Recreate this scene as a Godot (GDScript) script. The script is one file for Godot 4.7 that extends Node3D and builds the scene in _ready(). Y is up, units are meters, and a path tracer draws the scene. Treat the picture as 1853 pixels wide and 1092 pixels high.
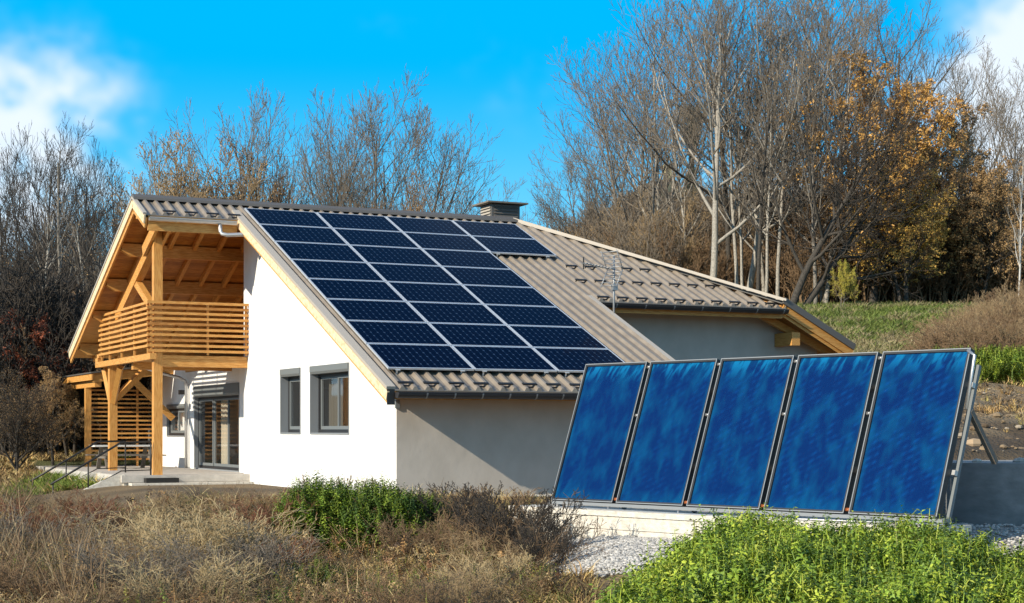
extends Node3D

# ---------------------------------------------------------------- frame of reference
# metres, y up, the terrace is y = 0; the camera stands downhill at the origin and looks along -z
const EYE := 1.05
const FOCAL := 3012.0          # focal length in pixels of a 1853 x 1092 picture
const HORIZON := 777.6
const HOUSE_AT := Vector3(-2.1326, 0, -30.729)   # outer corner of the white gable wall and the grey side wall
const HOUSE_TURN := 0.44979

var rng := RandomNumberGenerator.new()
var taken := {}
var M := {}
var house: Node3D
var tv := PackedVector3Array()
var tn := PackedVector3Array()
var ti := PackedInt32Array()
var cv := PackedVector3Array()
var cn := PackedVector3Array()
var ci := PackedInt32Array()
var tips := PackedVector3Array()
var lumps := FastNoiseLite.new()

func _ready():
	rng.seed = 7
	lumps.seed = 3
	lumps.frequency = 0.12
	lumps.fractal_octaves = 4
	# camera
	var cam := Camera3D.new()
	cam.name = "camera"
	cam.projection = Camera3D.PROJECTION_FRUSTUM
	cam.near = 0.1
	cam.far = 2500.0
	cam.size = 0.1 * 1092.0 / FOCAL
	cam.frustum_offset = Vector2(0, 0.1 * (HORIZON - 546.0) / FOCAL)
	cam.position = Vector3(0, EYE, 0)
	add_child(cam)
	# sky, exposure
	var env := Environment.new()
	env.background_mode = Environment.BG_SKY
	env.sky = Sky.new()
	env.sky.sky_material = make_sky()
	env.background_energy_multiplier = 1.0
	env.tonemap_mode = Environment.TONE_MAPPER_LINEAR
	env.tonemap_exposure = 1.25
	env.sdfgi_enabled = true
	env.ssao_enabled = true
	env.ssil_enabled = true
	var we := WorldEnvironment.new()
	we.name = "world_environment"
	we.environment = env
	add_child(we)
	# sun: low autumn sun from behind the camera's left shoulder
	var sun := DirectionalLight3D.new()
	sun.name = "sun"
	sun.light_energy = 1.6
	sun.light_color = Color(1.0, 0.955, 0.87)
	sun.light_angular_distance = 0.5
	sun.shadow_enabled = true
	var hu := Vector3(0.9005, 0, -0.4348)
	var hv := Vector3(-0.4348, 0, -0.9005)
	var ray := (hu + hv * 0.26 + Vector3.DOWN * 0.509).normalized()
	sun.basis = Basis.looking_at(ray, Vector3.UP)
	add_child(sun)

	make_materials()
	build_ground()
	build_house()
	build_solar_panels()
	build_terrace()
	build_collectors()
	build_far_buildings()
	build_trees()
	build_vegetation()

# ---------------------------------------------------------------- sky
func make_sky() -> PanoramaSkyMaterial:
	var w := 2048
	var h := 1024
	var data := PackedFloat32Array()
	data.resize(w * h * 3)
	var n := FastNoiseLite.new()
	n.seed = 11
	n.noise_type = FastNoiseLite.TYPE_SIMPLEX_SMOOTH
	n.frequency = 1.0
	n.fractal_octaves = 5
	n.fractal_gain = 0.52
	# where the photograph shows its clouds: azimuth and elevation in degrees, half extents, density
	var puffs := [[-17.5, 7.6, 5.2, 3.2, 1.0], [-15.2, 11.2, 2.6, 1.9, 0.42], [-20.5, 11.0, 4.0, 2.6, 0.5], [19.2, 10.6, 3.8, 3.1, 1.6], [22.0, 12.0, 5.0, 3.0, 1.4], [12.0, 7.5, 5.5, 2.6, 0.75], [0.5, 11.5, 4.5, 2.2, 0.16], [-4, 13.6, 3.0, 1.0, 0.1]]
	var i := 0
	for y in h:
		var el := (0.5 - (y + 0.5) / h) * PI
		var se := sin(el)
		var ce := cos(el)
		var up := clampf(se, 0.0, 1.0)
		# deep blue overhead, cyan lower down, pale at the horizon
		var base := Vector3(0.006, 0.10, 0.30).lerp(Vector3(0.0, 0.41, 0.86), smoothstep(0.75, 0.24, up)).lerp(Vector3(0.17, 0.60, 0.88), smoothstep(0.22, 0.08, up))
		for x in w:
			var c := base
			if el < 0.0:
				c = Vector3(0.17, 0.15, 0.11)
			else:
				var az := ((x + 0.5) / w) * TAU
				var dx := sin(az) * ce
				var dz := -cos(az) * ce
				# cumulus banks added outside the view to whiten the fill light
				var k := 1.0 / (se + 0.22)
				var v := n.get_noise_3d(dx * k * 1.1 + 3.0, dz * k * 1.1, 0.0)
				var deg := rad_to_deg(az)
				if deg > 180.0:
					deg -= 360.0
				var eld := rad_to_deg(el)
				var inview := clampf((19.0 - absf(deg)) / 5.0, 0.0, 1.0) * clampf((22.0 - eld) / 5.0, 0.0, 1.0)
				var den := clampf((v - 0.05) * 3.5, 0.0, 1.0) * (1.0 - inview)
				if absf(deg) < 32.0 and eld < 22.0:
					var f := n.get_noise_3d(deg * 0.13, eld * 0.2, 5.0)
					var f2 := n.get_noise_3d(deg * 0.4, eld * 0.55, 9.0)
					var f3 := n.get_noise_3d(deg * 1.1, eld * 1.4, 2.0)
					var s := 0.0
					for p in puffs:
						var a: float = (deg - p[0]) / p[2]
						var b: float = (eld - p[1]) / p[3]
						s += p[4] * exp(-(a * a + b * b) * 0.9)
					den = maxf(den, clampf((s * (0.85 + 0.8 * f + 0.75 * f2 + 0.45 * f3) - 0.07) * 0.95, 0.0, 1.0))
				den = den * den * (3.0 - 2.0 * den)
				c = base.lerp(Vector3(0.70, 0.79, 0.88), den)
			data[i] = c.x
			data[i + 1] = c.y
			data[i + 2] = c.z
			i += 3
	var im := Image.create_from_data(w, h, false, Image.FORMAT_RGBF, data.to_byte_array())
	var sm := PanoramaSkyMaterial.new()
	sm.panorama = ImageTexture.create_from_image(im)
	sm.energy_multiplier = 1.0
	return sm

# ---------------------------------------------------------------- materials
func noise_image(sd: int, freq: float, oct: int, size := 256) -> Image:
	var n := FastNoiseLite.new()
	n.seed = sd
	n.frequency = freq
	n.fractal_octaves = oct
	n.fractal_gain = 0.6
	return n.get_seamless_image(size, size)

func ramp_texture(src: Image, stops: Array) -> ImageTexture:
	# stops: [[position, Color], ...], colours linear
	var im := Image.create(src.get_width(), src.get_height(), false, Image.FORMAT_RGB8)
	var lut := []
	for q in 256:
		var f := q / 255.0
		var c: Color = stops[-1][1]
		for s in range(stops.size() - 1):
			if f <= stops[s + 1][0]:
				c = stops[s][1].lerp(stops[s + 1][1], clampf((f - stops[s][0]) / maxf(stops[s + 1][0] - stops[s][0], 0.001), 0.0, 1.0))
				break
		lut.append(c.linear_to_srgb())
	for y in src.get_height():
		for x in src.get_width():
			im.set_pixel(x, y, lut[int(src.get_pixel(x, y).r * 255.0)])
	return ImageTexture.create_from_image(im)

func mat(called: String, c: Color, rough := 0.8, metal := 0.0) -> StandardMaterial3D:
	var m := StandardMaterial3D.new()
	m.resource_name = called
	m.albedo_color = c.linear_to_srgb()
	m.roughness = rough
	m.metallic = metal
	M[called] = m
	return m

func tri(m: StandardMaterial3D, tex: Texture2D, scale: Vector3, bump: Texture2D = null, bump_cm := 0.0):
	m.uv1_triplanar = true
	m.uv1_scale = scale
	if tex:
		m.albedo_color = Color.WHITE
		m.albedo_texture = tex
	if bump:
		m.heightmap_enabled = true
		m.heightmap_texture = bump
		m.heightmap_scale = bump_cm

func make_materials():
	var fine := noise_image(1, 0.05, 5)
	var broad := noise_image(2, 0.018, 4)
	var fine_t := ImageTexture.create_from_image(fine)
	var broad_t := ImageTexture.create_from_image(broad)
	# plaster
	tri(mat("white_plaster", Color.WHITE, 0.92), ramp_texture(broad, [[0.0, Color(0.74, 0.73, 0.71)], [1.0, Color(0.84, 0.83, 0.81)]]), Vector3(0.35, 0.25, 0.35), fine_t, 0.25)
	tri(mat("grey_plaster", Color.WHITE, 0.92), ramp_texture(broad, [[0.0, Color(0.45, 0.395, 0.335)], [1.0, Color(0.54, 0.48, 0.415)]]), Vector3(0.25, 0.2, 0.25), fine_t, 0.25)
	tri(mat("concrete", Color.WHITE, 0.9), ramp_texture(broad, [[0.0, Color(0.46, 0.42, 0.36)], [0.5, Color(0.62, 0.575, 0.50)], [1.0, Color(0.72, 0.68, 0.60)]]), Vector3(1.1, 1.6, 1.1), fine_t, 0.6)
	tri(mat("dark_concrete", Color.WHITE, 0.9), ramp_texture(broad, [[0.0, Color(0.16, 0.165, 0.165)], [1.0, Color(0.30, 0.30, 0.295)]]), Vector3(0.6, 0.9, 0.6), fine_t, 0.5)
	tri(mat("terrace_stone", Color.WHITE, 0.85), ramp_texture(broad, [[0.0, Color(0.40, 0.37, 0.33)], [1.0, Color(0.56, 0.52, 0.47)]]), Vector3(0.8, 0.8, 0.8), fine_t, 0.3)
	# larch timber, the grain running along x, y or z of the house
	var grain := ramp_texture(fine, [[0.0, Color(0.36, 0.14, 0.026)], [0.35, Color(0.53, 0.235, 0.048)], [0.6, Color(0.62, 0.31, 0.078)], [1.0, Color(0.70, 0.40, 0.13)]])
	tri(mat("wood_x", Color.WHITE, 0.62), grain, Vector3(0.25, 2.6, 2.6), fine_t, 0.2)
	tri(mat("wood_aged", Color(0.80, 0.76, 0.72), 0.7), grain, Vector3(0.33, 2.2, 2.2), fine_t, 0.3)
	M.wood_aged.albedo_color = Color(0.86, 0.82, 0.78)
	tri(mat("wood_y", Color.WHITE, 0.62), grain, Vector3(2.6, 0.25, 2.6), fine_t, 0.2)
	tri(mat("wood_z", Color.WHITE, 0.62), grain, Vector3(2.6, 2.6, 0.25), fine_t, 0.2)
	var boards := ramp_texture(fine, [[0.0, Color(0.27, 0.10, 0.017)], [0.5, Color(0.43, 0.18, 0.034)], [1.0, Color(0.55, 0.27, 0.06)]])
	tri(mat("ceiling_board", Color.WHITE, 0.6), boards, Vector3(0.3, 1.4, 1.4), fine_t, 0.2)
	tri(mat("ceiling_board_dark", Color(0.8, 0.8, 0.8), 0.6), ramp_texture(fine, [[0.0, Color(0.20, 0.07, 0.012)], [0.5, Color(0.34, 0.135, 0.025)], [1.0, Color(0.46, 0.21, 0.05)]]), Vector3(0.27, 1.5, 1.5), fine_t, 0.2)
	var cream := ramp_texture(fine, [[0.0, Color(0.50, 0.33, 0.16)], [0.4, Color(0.70, 0.54, 0.34)], [1.0, Color(0.80, 0.68, 0.48)]])
	tri(mat("pale_board", Color.WHITE, 0.7), cream, Vector3(2.6, 0.6, 0.5), fine_t, 0.2)
	tri(mat("grey_timber", Color.WHITE, 0.85), ramp_texture(fine, [[0.0, Color(0.10, 0.085, 0.07)], [1.0, Color(0.24, 0.205, 0.165)]]), Vector3(0.5, 3.0, 3.0), fine_t, 0.3)
	# metal
	tri(mat("roof_metal", Color.WHITE, 0.42, 0.0), ramp_texture(broad, [[0.15, Color(0.185, 0.152, 0.120)], [0.5, Color(0.235, 0.195, 0.153)], [0.85, Color(0.275, 0.232, 0.185)]]), Vector3(0.5, 0.5, 0.5))
	M.roof_metal.clearcoat_enabled = true
	M.roof_metal.clearcoat = 0.12
	M.roof_metal.clearcoat_roughness = 0.4
	mat("ridge_metal", Color(0.105, 0.095, 0.085), 0.5)
	mat("trim_metal", Color(0.42, 0.37, 0.31), 0.5)
	mat("dark_gutter", Color(0.055, 0.055, 0.06), 0.35, 0.35)
	mat("zinc", Color(0.52, 0.52, 0.52), 0.38, 0.7)
	mat("black_metal", Color(0.012, 0.011, 0.010), 0.5)
	mat("grey_frame", Color(0.155, 0.17, 0.175), 0.5)
	mat("light_frame", Color(0.23, 0.245, 0.26), 0.45)
	mat("dark_frame", Color(0.02, 0.02, 0.022), 0.5)
	mat("aluminium", Color(0.74, 0.76, 0.78), 0.36, 0.55)
	mat("steel_tube", Color(0.30, 0.31, 0.32), 0.45, 0.5)
	mat("curtain_beige", Color(0.42, 0.37, 0.28), 0.9)
	mat("curtain_brown", Color(0.07, 0.036, 0.018), 0.9)
	mat("curtain_grey", Color(0.085, 0.075, 0.055), 0.9)
	mat("white_paint", Color(0.72, 0.72, 0.70), 0.6)
	mat("interior", Color(0.12, 0.10, 0.08), 0.9)
	mat("copper", Color(0.50, 0.16, 0.06), 0.5, 0.5)
	var g := mat("window_glass", Color(0.9, 0.95, 0.95), 0.03)
	g.transparency = BaseMaterial3D.TRANSPARENCY_ALPHA
	g.albedo_color.a = 0.008
	g.metallic_specular = 0.75
	var cg := mat("collector_glass", Color(0.9, 0.95, 1.0), 0.03)
	cg.transparency = BaseMaterial3D.TRANSPARENCY_ALPHA
	cg.albedo_color.a = 0.003
	cg.metallic_specular = 0.25
	# photovoltaic cells: 12 x 6 dark blue squares with cut corners, thin silver lines
	var cells := Image.create(480, 336, false, Image.FORMAT_RGB8)
	var nb := noise_image(5, 0.03, 3)
	for y in 336:
		for x in 480:
			var fx := fmod(x, 40.0)
			var fy := fmod(y, 56.0)
			var a := minf(fx, 40.0 - fx)
			var b := minf(fy, 56.0 - fy)
			var c := Color(0.0008, 0.0022, 0.011).lerp(Color(0.0014, 0.004, 0.018), nb.get_pixel(x % 256, y % 256).r)
			if a + b < 8.0:
				c = Color(0.045, 0.075, 0.13)
			elif a < 1.1:
				c = Color(0.010, 0.028, 0.066)
			elif b < 1.0:
				c = Color(0.008, 0.022, 0.055)
			elif absf(fy - 19.0) < 0.6 or absf(fy - 37.0) < 0.6:
				c = c.lerp(Color(0.08, 0.12, 0.2), 0.25)
			cells.set_pixel(x, y, c.linear_to_srgb())
	cells.generate_mipmaps()
	var pv := mat("solar_cells", Color.WHITE, 0.12)
	pv.albedo_texture = ImageTexture.create_from_image(cells)
	pv.metallic_specular = 0.08
	# selective absorber of the thermal collectors: blotchy deep blue, dimpled by its welded tubes
	for k in 5:
		var big := noise_image(20 + k, 0.011, 3)
		var streak := noise_image(30 + k, 0.03, 4)
		var ab := Image.create(256, 384, false, Image.FORMAT_RGB8)
		var hb := Image.create(256, 384, false, Image.FORMAT_RGB8)
		for y in 384:
			for x in 256:
				var u := x / 256.0
				var v := y / 384.0
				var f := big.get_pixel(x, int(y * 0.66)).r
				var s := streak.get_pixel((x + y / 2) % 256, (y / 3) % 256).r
				var blotch := clampf((f - 0.38) * 1.3 + (s - 0.5) * 0.3, 0.0, 1.0)
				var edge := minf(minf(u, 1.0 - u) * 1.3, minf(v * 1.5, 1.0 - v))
				blotch = clampf(blotch + clampf(0.09 - edge, 0.0, 0.09) * 7.0 * (0.4 + s), 0.0, 1.0)
				var col := Color(0.0003, 0.0165, 0.094).lerp(Color(0.001, 0.058, 0.160), blotch)
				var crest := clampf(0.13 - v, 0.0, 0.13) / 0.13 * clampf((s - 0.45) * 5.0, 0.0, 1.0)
				col = col.lerp(Color(0.004, 0.16, 0.36), crest * 0.8)  # streaky highlight along the top edge, painted into the colour
				var px := fmod(x + 0.2 * y, 25.6) / 25.6 - 0.5
				var py := fmod(y + 0.45 * x, 18.0) / 18.0 - 0.5
				var dimple := exp(-(px * px * 7.0 + py * py * 16.0))
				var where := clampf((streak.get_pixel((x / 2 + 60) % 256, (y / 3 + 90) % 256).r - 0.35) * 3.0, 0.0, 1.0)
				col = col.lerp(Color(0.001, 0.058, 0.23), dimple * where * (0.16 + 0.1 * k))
				ab.set_pixel(x, y, col.linear_to_srgb())
				var hh := clampf(0.45 + dimple * where * 0.25 + (s - 0.5) * 0.7 + (f - 0.5) * 0.8, 0.0, 1.0)
				hb.set_pixel(x, y, Color(hh, hh, hh))
		var am := mat("absorber_%d" % k, Color.WHITE, 0.5, 0.0)
		am.albedo_texture = ImageTexture.create_from_image(ab)
		am.metallic_specular = 0.05
		am.heightmap_enabled = true
		am.heightmap_texture = ImageTexture.create_from_image(hb)
		am.heightmap_scale = 0.5
	# earth, gravel, bark, leaves
	var soil := mat("soil", Color.WHITE, 0.95)
	soil.vertex_color_use_as_albedo = true
	soil.albedo_texture = ramp_texture(noise_image(41, 0.06, 6, 512), [[0.0, Color(0.45, 0.43, 0.40)], [0.5, Color(0.9, 0.88, 0.85)], [1.0, Color(1.0, 1.0, 1.0)]])
	soil.uv1_triplanar = true
	soil.uv1_scale = Vector3(0.7, 0.7, 0.7)
	soil.detail_enabled = true
	soil.detail_blend_mode = BaseMaterial3D.BLEND_MODE_MUL
	soil.detail_albedo = ramp_texture(noise_image(42, 0.02, 4), [[0.0, Color(0.6, 0.58, 0.55)], [1.0, Color(1.0, 1.0, 1.0)]])
	soil.detail_uv_layer = BaseMaterial3D.DETAIL_UV_2
	soil.uv2_triplanar = true
	soil.uv2_scale = Vector3(0.09, 0.09, 0.09)
	soil.heightmap_enabled = true
	soil.heightmap_texture = ImageTexture.create_from_image(noise_image(43, 0.07, 6))
	soil.heightmap_scale = 5.0
	for b in [["bark_pale", Color(0.17, 0.155, 0.13), Color(0.46, 0.42, 0.36)], ["bark_grey", Color(0.085, 0.075, 0.062), Color(0.28, 0.25, 0.21)], ["bark_dark", Color(0.022, 0.019, 0.016), Color(0.085, 0.072, 0.058)], ["bark_birch", Color(0.36, 0.34, 0.31), Color(0.70, 0.67, 0.62)]]:
		tri(mat(b[0], Color.WHITE, 0.9), ramp_texture(fine, [[0.2, b[1]], [0.75, b[2]]]), Vector3(1.6, 0.5, 1.6), fine_t, 1.5)
	mat("twig_grey", Color(0.195, 0.160, 0.122), 0.85)
	mat("twig_brown", Color(0.20, 0.125, 0.066), 0.85)
	mat("twig_pale", Color(0.46, 0.35, 0.19), 0.85)
	mat("twig_rust", Color(0.20, 0.085, 0.045), 0.85)
	mat("twig_dark", Color(0.050, 0.040, 0.031), 0.85)
	mat("twig_tan", Color(0.32, 0.225, 0.12), 0.85)
	for lf in [["leaf_green", Color.WHITE, 0.5], ["leaf_copy", Color.WHITE, 0.6], ["straw_copy", Color.WHITE, 0.85]]:
		var m := mat(lf[0], lf[1], lf[2])
		m.vertex_color_use_as_albedo = true
		m.backlight_enabled = true
		m.backlight = Color(0.35, 0.35, 0.35)
	var st := mat("stone_copy", Color.WHITE, 0.9)
	st.vertex_color_use_as_albedo = true
	for lf in [["leaf_russet", Color(0.52, 0.28, 0.06)], ["leaf_ochre", Color(0.56, 0.34, 0.065)], ["leaf_brown", Color(0.33, 0.20, 0.075)], ["leaf_red", Color(0.27, 0.065, 0.022)], ["leaf_yellow", Color(0.42, 0.36, 0.04)], ["leaf_olive", Color(0.12, 0.115, 0.028)], ["needle", Color(0.018, 0.035, 0.016)]]:
		var m := mat(lf[0], lf[1], 0.6)
		m.backlight_enabled = true
		m.backlight = Color(0.4, 0.4, 0.4)

# ---------------------------------------------------------------- helpers
func numbered(n: String) -> String:
	if not taken.has(n):
		taken[n] = 0
		return n
	taken[n] += 1
	return "%s_%03d" % [n, taken[n]]

func thing(called: String, label: String, category: String, at := Vector3.ZERO, turn := 0.0, group := "") -> Node3D:
	var o := Node3D.new()
	o.name = numbered(called)
	add_child(o)
	o.position = at
	o.rotation.y = turn
	tag(o, label, category, group)
	return o

func tag(o: Node3D, label: String, category: String, group := "", kind := ""):
	o.set_meta("label", label)
	if category:
		o.set_meta("category", category)
	if group:
		o.set_meta("group", group)
	if kind:
		o.set_meta("kind", kind)

func flat() -> SurfaceTool:
	var st := SurfaceTool.new()
	st.begin(Mesh.PRIMITIVE_TRIANGLES)
	st.set_smooth_group(-1)
	return st

func smooth() -> SurfaceTool:
	var st := SurfaceTool.new()
	st.begin(Mesh.PRIMITIVE_TRIANGLES)
	st.set_smooth_group(0)
	return st

func put_mesh(called: String, mesh: Mesh, m: Material, parent: Node = self) -> MeshInstance3D:
	var o := MeshInstance3D.new()
	o.mesh = mesh
	o.material_override = m
	if parent == self:
		o.name = numbered(called)
	else:
		var n := called
		var k := 0
		while parent.has_node(n):
			k += 1
			n = "%s_%03d" % [called, k]
		o.name = n
	parent.add_child(o, true)
	return o

func part(called: String, st: SurfaceTool, m: Material, parent: Node = self) -> MeshInstance3D:
	st.generate_normals()
	return put_mesh(called, st.commit(), m, parent)

func face(st: SurfaceTool, a: Vector3, b: Vector3, c: Vector3, out: Vector3):
	if (b - a).cross(c - a).dot(out) > 0.0:
		var t := b
		b = c
		c = t
	st.add_vertex(a)
	st.add_vertex(b)
	st.add_vertex(c)

func quad(st: SurfaceTool, a: Vector3, b: Vector3, c: Vector3, d: Vector3, out: Vector3):
	face(st, a, b, c, out)
	face(st, a, c, d, out)

# a convex polygon pushed along off
func prism(st: SurfaceTool, pts: Array, off: Vector3):
	var mid := Vector3.ZERO
	for p in pts:
		mid += p
	mid = mid / pts.size() + off * 0.5
	var n := pts.size()
	for k in range(1, n - 1):
		face(st, pts[0], pts[k], pts[k + 1], -off)
		face(st, pts[0] + off, pts[k] + off, pts[k + 1] + off, off)
	for k in n:
		var a: Vector3 = pts[k]
		var b: Vector3 = pts[(k + 1) % n]
		quad(st, a, b, b + off, a + off, (a + b + off) * 0.5 - mid)

func box(st: SurfaceTool, a: Vector3, b: Vector3):
	prism(st, [a, Vector3(b.x, a.y, a.z), Vector3(b.x, b.y, a.z), Vector3(a.x, b.y, a.z)], Vector3(0, 0, b.z - a.z))

# a beam from a to b of width w (across) and height t
func bar(st: SurfaceTool, a: Vector3, b: Vector3, w: float, t: float, up := Vector3.UP):
	var d := (b - a).normalized()
	var s := d.cross(up).normalized() * w * 0.5
	var q := s.cross(d).normalized() * t * 0.5
	prism(st, [a - s - q, a + s - q, a + s + q, a - s + q], b - a)

func tube(st: SurfaceTool, pts: Array, r: float, sides := 8, r_end := -1.0):
	var n := pts.size()
	if r_end < 0.0:
		r_end = r
	var rings := []
	for k in n:
		var d: Vector3 = (pts[mini(k + 1, n - 1)] - pts[maxi(k - 1, 0)]).normalized()
		var ref := Vector3.UP if absf(d.y) < 0.9 else Vector3.RIGHT
		var s := d.cross(ref).normalized()
		var q := s.cross(d)
		var rr := lerpf(r, r_end, k / float(maxi(n - 1, 1)))
		var ring := []
		for j in sides:
			var a := TAU * j / sides
			ring.append(pts[k] + (s * cos(a) + q * sin(a)) * rr)
		rings.append(ring)
	for k in n - 1:
		for j in sides:
			var a: Vector3 = rings[k][j]
			var b: Vector3 = rings[k][(j + 1) % sides]
			var c: Vector3 = rings[k + 1][(j + 1) % sides]
			var e: Vector3 = rings[k + 1][j]
			quad(st, a, b, c, e, (a + b + c + e) * 0.25 - (pts[k] + pts[k + 1]) * 0.5)
	for k in [0, n - 1]:
		for j in range(1, sides - 1):
			face(st, rings[k][0], rings[k][j], rings[k][j + 1], pts[k] - pts[clampi(1 if k == 0 else n - 2, 0, n - 1)])

func L(u: float, v: float, h: float) -> Vector3:   # house axes: u along the ridge, v up the slope and away, h height
	return Vector3(u, h, -v)

func pixel(px: float, d: float) -> float:           # sideways metres at that distance
	return (px - 926.5) / FOCAL * d

func at(px: float, d: float) -> Vector3:
	var x := pixel(px, d)
	return Vector3(x, ground(x, d), -d)

func table(t: Array, d: float) -> float:
	for k in range(t.size() - 1):
		if d < t[k + 1][0]:
			var f: float = clampf((d - t[k][0]) / (t[k + 1][0] - t[k][0]), 0.0, 1.0)
			f = lerpf(f, f * f * (3.0 - 2.0 * f), 0.4)
			return lerpf(t[k][1], t[k + 1][1], f)
	return t[-1][1]

const HILL := [[-60, -2.2], [0, -1.7], [14, -1.25], [17, -1.0], [19.3, -0.5], [21, -0.42], [27.6, -0.38], [29.3, 0.5], [33, 1.55], [38, 2.3], [48, 3.2], [62, 5.6], [75, 6.6], [90, 9.0], [110, 12.3], [130, 16.0], [150, 17.8], [250, 20.0], [400, 26.0], [1400, 40.0]]
const BANK := [[-60, -2.2], [0, -1.7], [14, -1.25], [17, -0.8], [19.3, -0.42], [20.6, -0.2], [22.6, -0.1], [23.4, 0.72], [26, 1.15], [30, 1.55], [33, 1.75], [38, 2.3], [48, 3.2], [62, 5.6], [75, 6.6], [90, 9.0], [110, 12.3], [130, 16.0], [150, 17.8], [250, 20.0], [400, 26.0], [1400, 40.0]]
const DALE := [[-60, -2.2], [0, -1.7], [14, -1.25], [19, -0.98], [23, -0.78], [26.3, -0.42], [28.5, -0.27], [44, -0.24], [50, 0.25], [58, 0.8], [80, 2.2], [150, 5.0], [400, 12.0], [1400, 25.0]]

func to_house(x: float, d: float) -> Vector2:
	var dx := x - HOUSE_AT.x
	var dd := d + HOUSE_AT.z
	return Vector2(dx * 0.9005 + dd * 0.4348, -dx * 0.4348 + dd * 0.9005)

func ground(x: float, d: float) -> float:
	var s := x / maxf(d, 12.0)
	var k := smoothstep(-0.02, 0.075, s)
	var h := lerpf(table(DALE, d), table(HILL, d), k)
	h = lerpf(h, table(BANK, d), smoothstep(0.185, 0.225, s))
	h -= 0.5 * smoothstep(-0.17, -0.235, s) * smoothstep(26.0, 31.0, d) * (1.0 - smoothstep(41.0, 48.0, d))
	var p := to_house(x, d)
	var o := Vector2(maxf(maxf(-2.6 - p.x, p.x - 6.2), 0.0), maxf(maxf(-1.6 - p.y, p.y - 17.5), 0.0)).length()
	o = minf(o, 1.6 * Vector2(maxf(maxf(6.0 - p.x, p.x - 13.2), 0.0), maxf(maxf(4.6 - p.y, p.y - 17.5), 0.0)).length())
	var n1 := lumps.get_noise_2d(x * 3.0, d * 3.0)
	var n2 := lumps.get_noise_2d(x * 9.0 + 50.0, d * 9.0)
	var bank := smoothstep(0.12, 0.16, s) * smoothstep(28.0, 30.0, d) * smoothstep(40.0, 35.0, d)
	bank = maxf(bank, smoothstep(0.2, 0.225, s) * smoothstep(23.4, 24.5, d) * smoothstep(40.0, 35.0, d))
	h += (n1 * 0.10 + n2 * 0.045) * (1.0 if d > 28.5 or s < 0.0 else 0.25) + bank * (n2 * 0.22 + n1 * 0.16)
	return lerpf(-0.22, h, smoothstep(0.0, 4.5, o))

# ---------------------------------------------------------------- ground
func ground_color(x: float, d: float, h: float, n1: float, n2: float) -> Color:
	var s := x / maxf(d, 12.0)
	var p := to_house(x, d)
	var brown := Color(0.135, 0.098, 0.058)
	var tan_ := Color(0.27, 0.195, 0.105)
	var c := brown.lerp(tan_, clampf(0.45 + n1 * 1.2, 0.0, 1.0))
	if d > 45.0:
		c = Color(0.12, 0.09, 0.052).lerp(Color(0.20, 0.15, 0.085), clampf(0.5 + n1, 0.0, 1.0))
	# trodden earth in front of the house
	var yard := smoothstep(5.5, 3.0, absf(p.y + 1.0)) * smoothstep(-5.0, -3.0, p.x) * smoothstep(8.5, 6.0, p.x)
	c = c.lerp(Color(0.30, 0.215, 0.12), yard * 0.8)
	# pale gravel round the collectors
	var g := smoothstep(-0.006, 0.008, s + n2 * 0.012 - 0.008) * smoothstep(18.6, 19.6, d + n2) * smoothstep(28.3 - 5.0 * smoothstep(0.185, 0.225, s), 27.5 - 5.0 * smoothstep(0.185, 0.225, s), d + n1 * 0.4)
	c = c.lerp(Color(0.52, 0.50, 0.47), g)
	# earth bank behind them
	var bank := smoothstep(0.12, 0.16, s) * smoothstep(27.6 - 5.0 * smoothstep(0.185, 0.225, s), 28.4 - 5.0 * smoothstep(0.185, 0.225, s), d) * smoothstep(38.0, 35.0, d)
	c = c.lerp(Color(0.17, 0.12, 0.07).lerp(Color(0.33, 0.25, 0.15), clampf(0.5 + n2 * 1.5, 0.0, 1.0)), bank)
	# shadow behind the tank, painted into the soil colour
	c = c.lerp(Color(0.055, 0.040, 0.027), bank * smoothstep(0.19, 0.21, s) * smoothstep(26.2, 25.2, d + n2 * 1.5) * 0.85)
	# meadow
	var mw := smoothstep(0.09, 0.13, s) * smoothstep(40.0, 44.0, d) * smoothstep(70.0, 65.0, d)
	c = c.lerp(Color(0.15, 0.175, 0.045).lerp(Color(0.25, 0.22, 0.10), clampf(0.4 + n1 * 1.6, 0.0, 1.0)), mw)
	# grass strip beyond the terrace
	var lg := smoothstep(-0.17, -0.2, s) * smoothstep(41.0, 44.0, d) * smoothstep(58.0, 54.0, d)
	c = c.lerp(Color(0.12, 0.15, 0.04), lg * 0.8)
	return c

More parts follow.
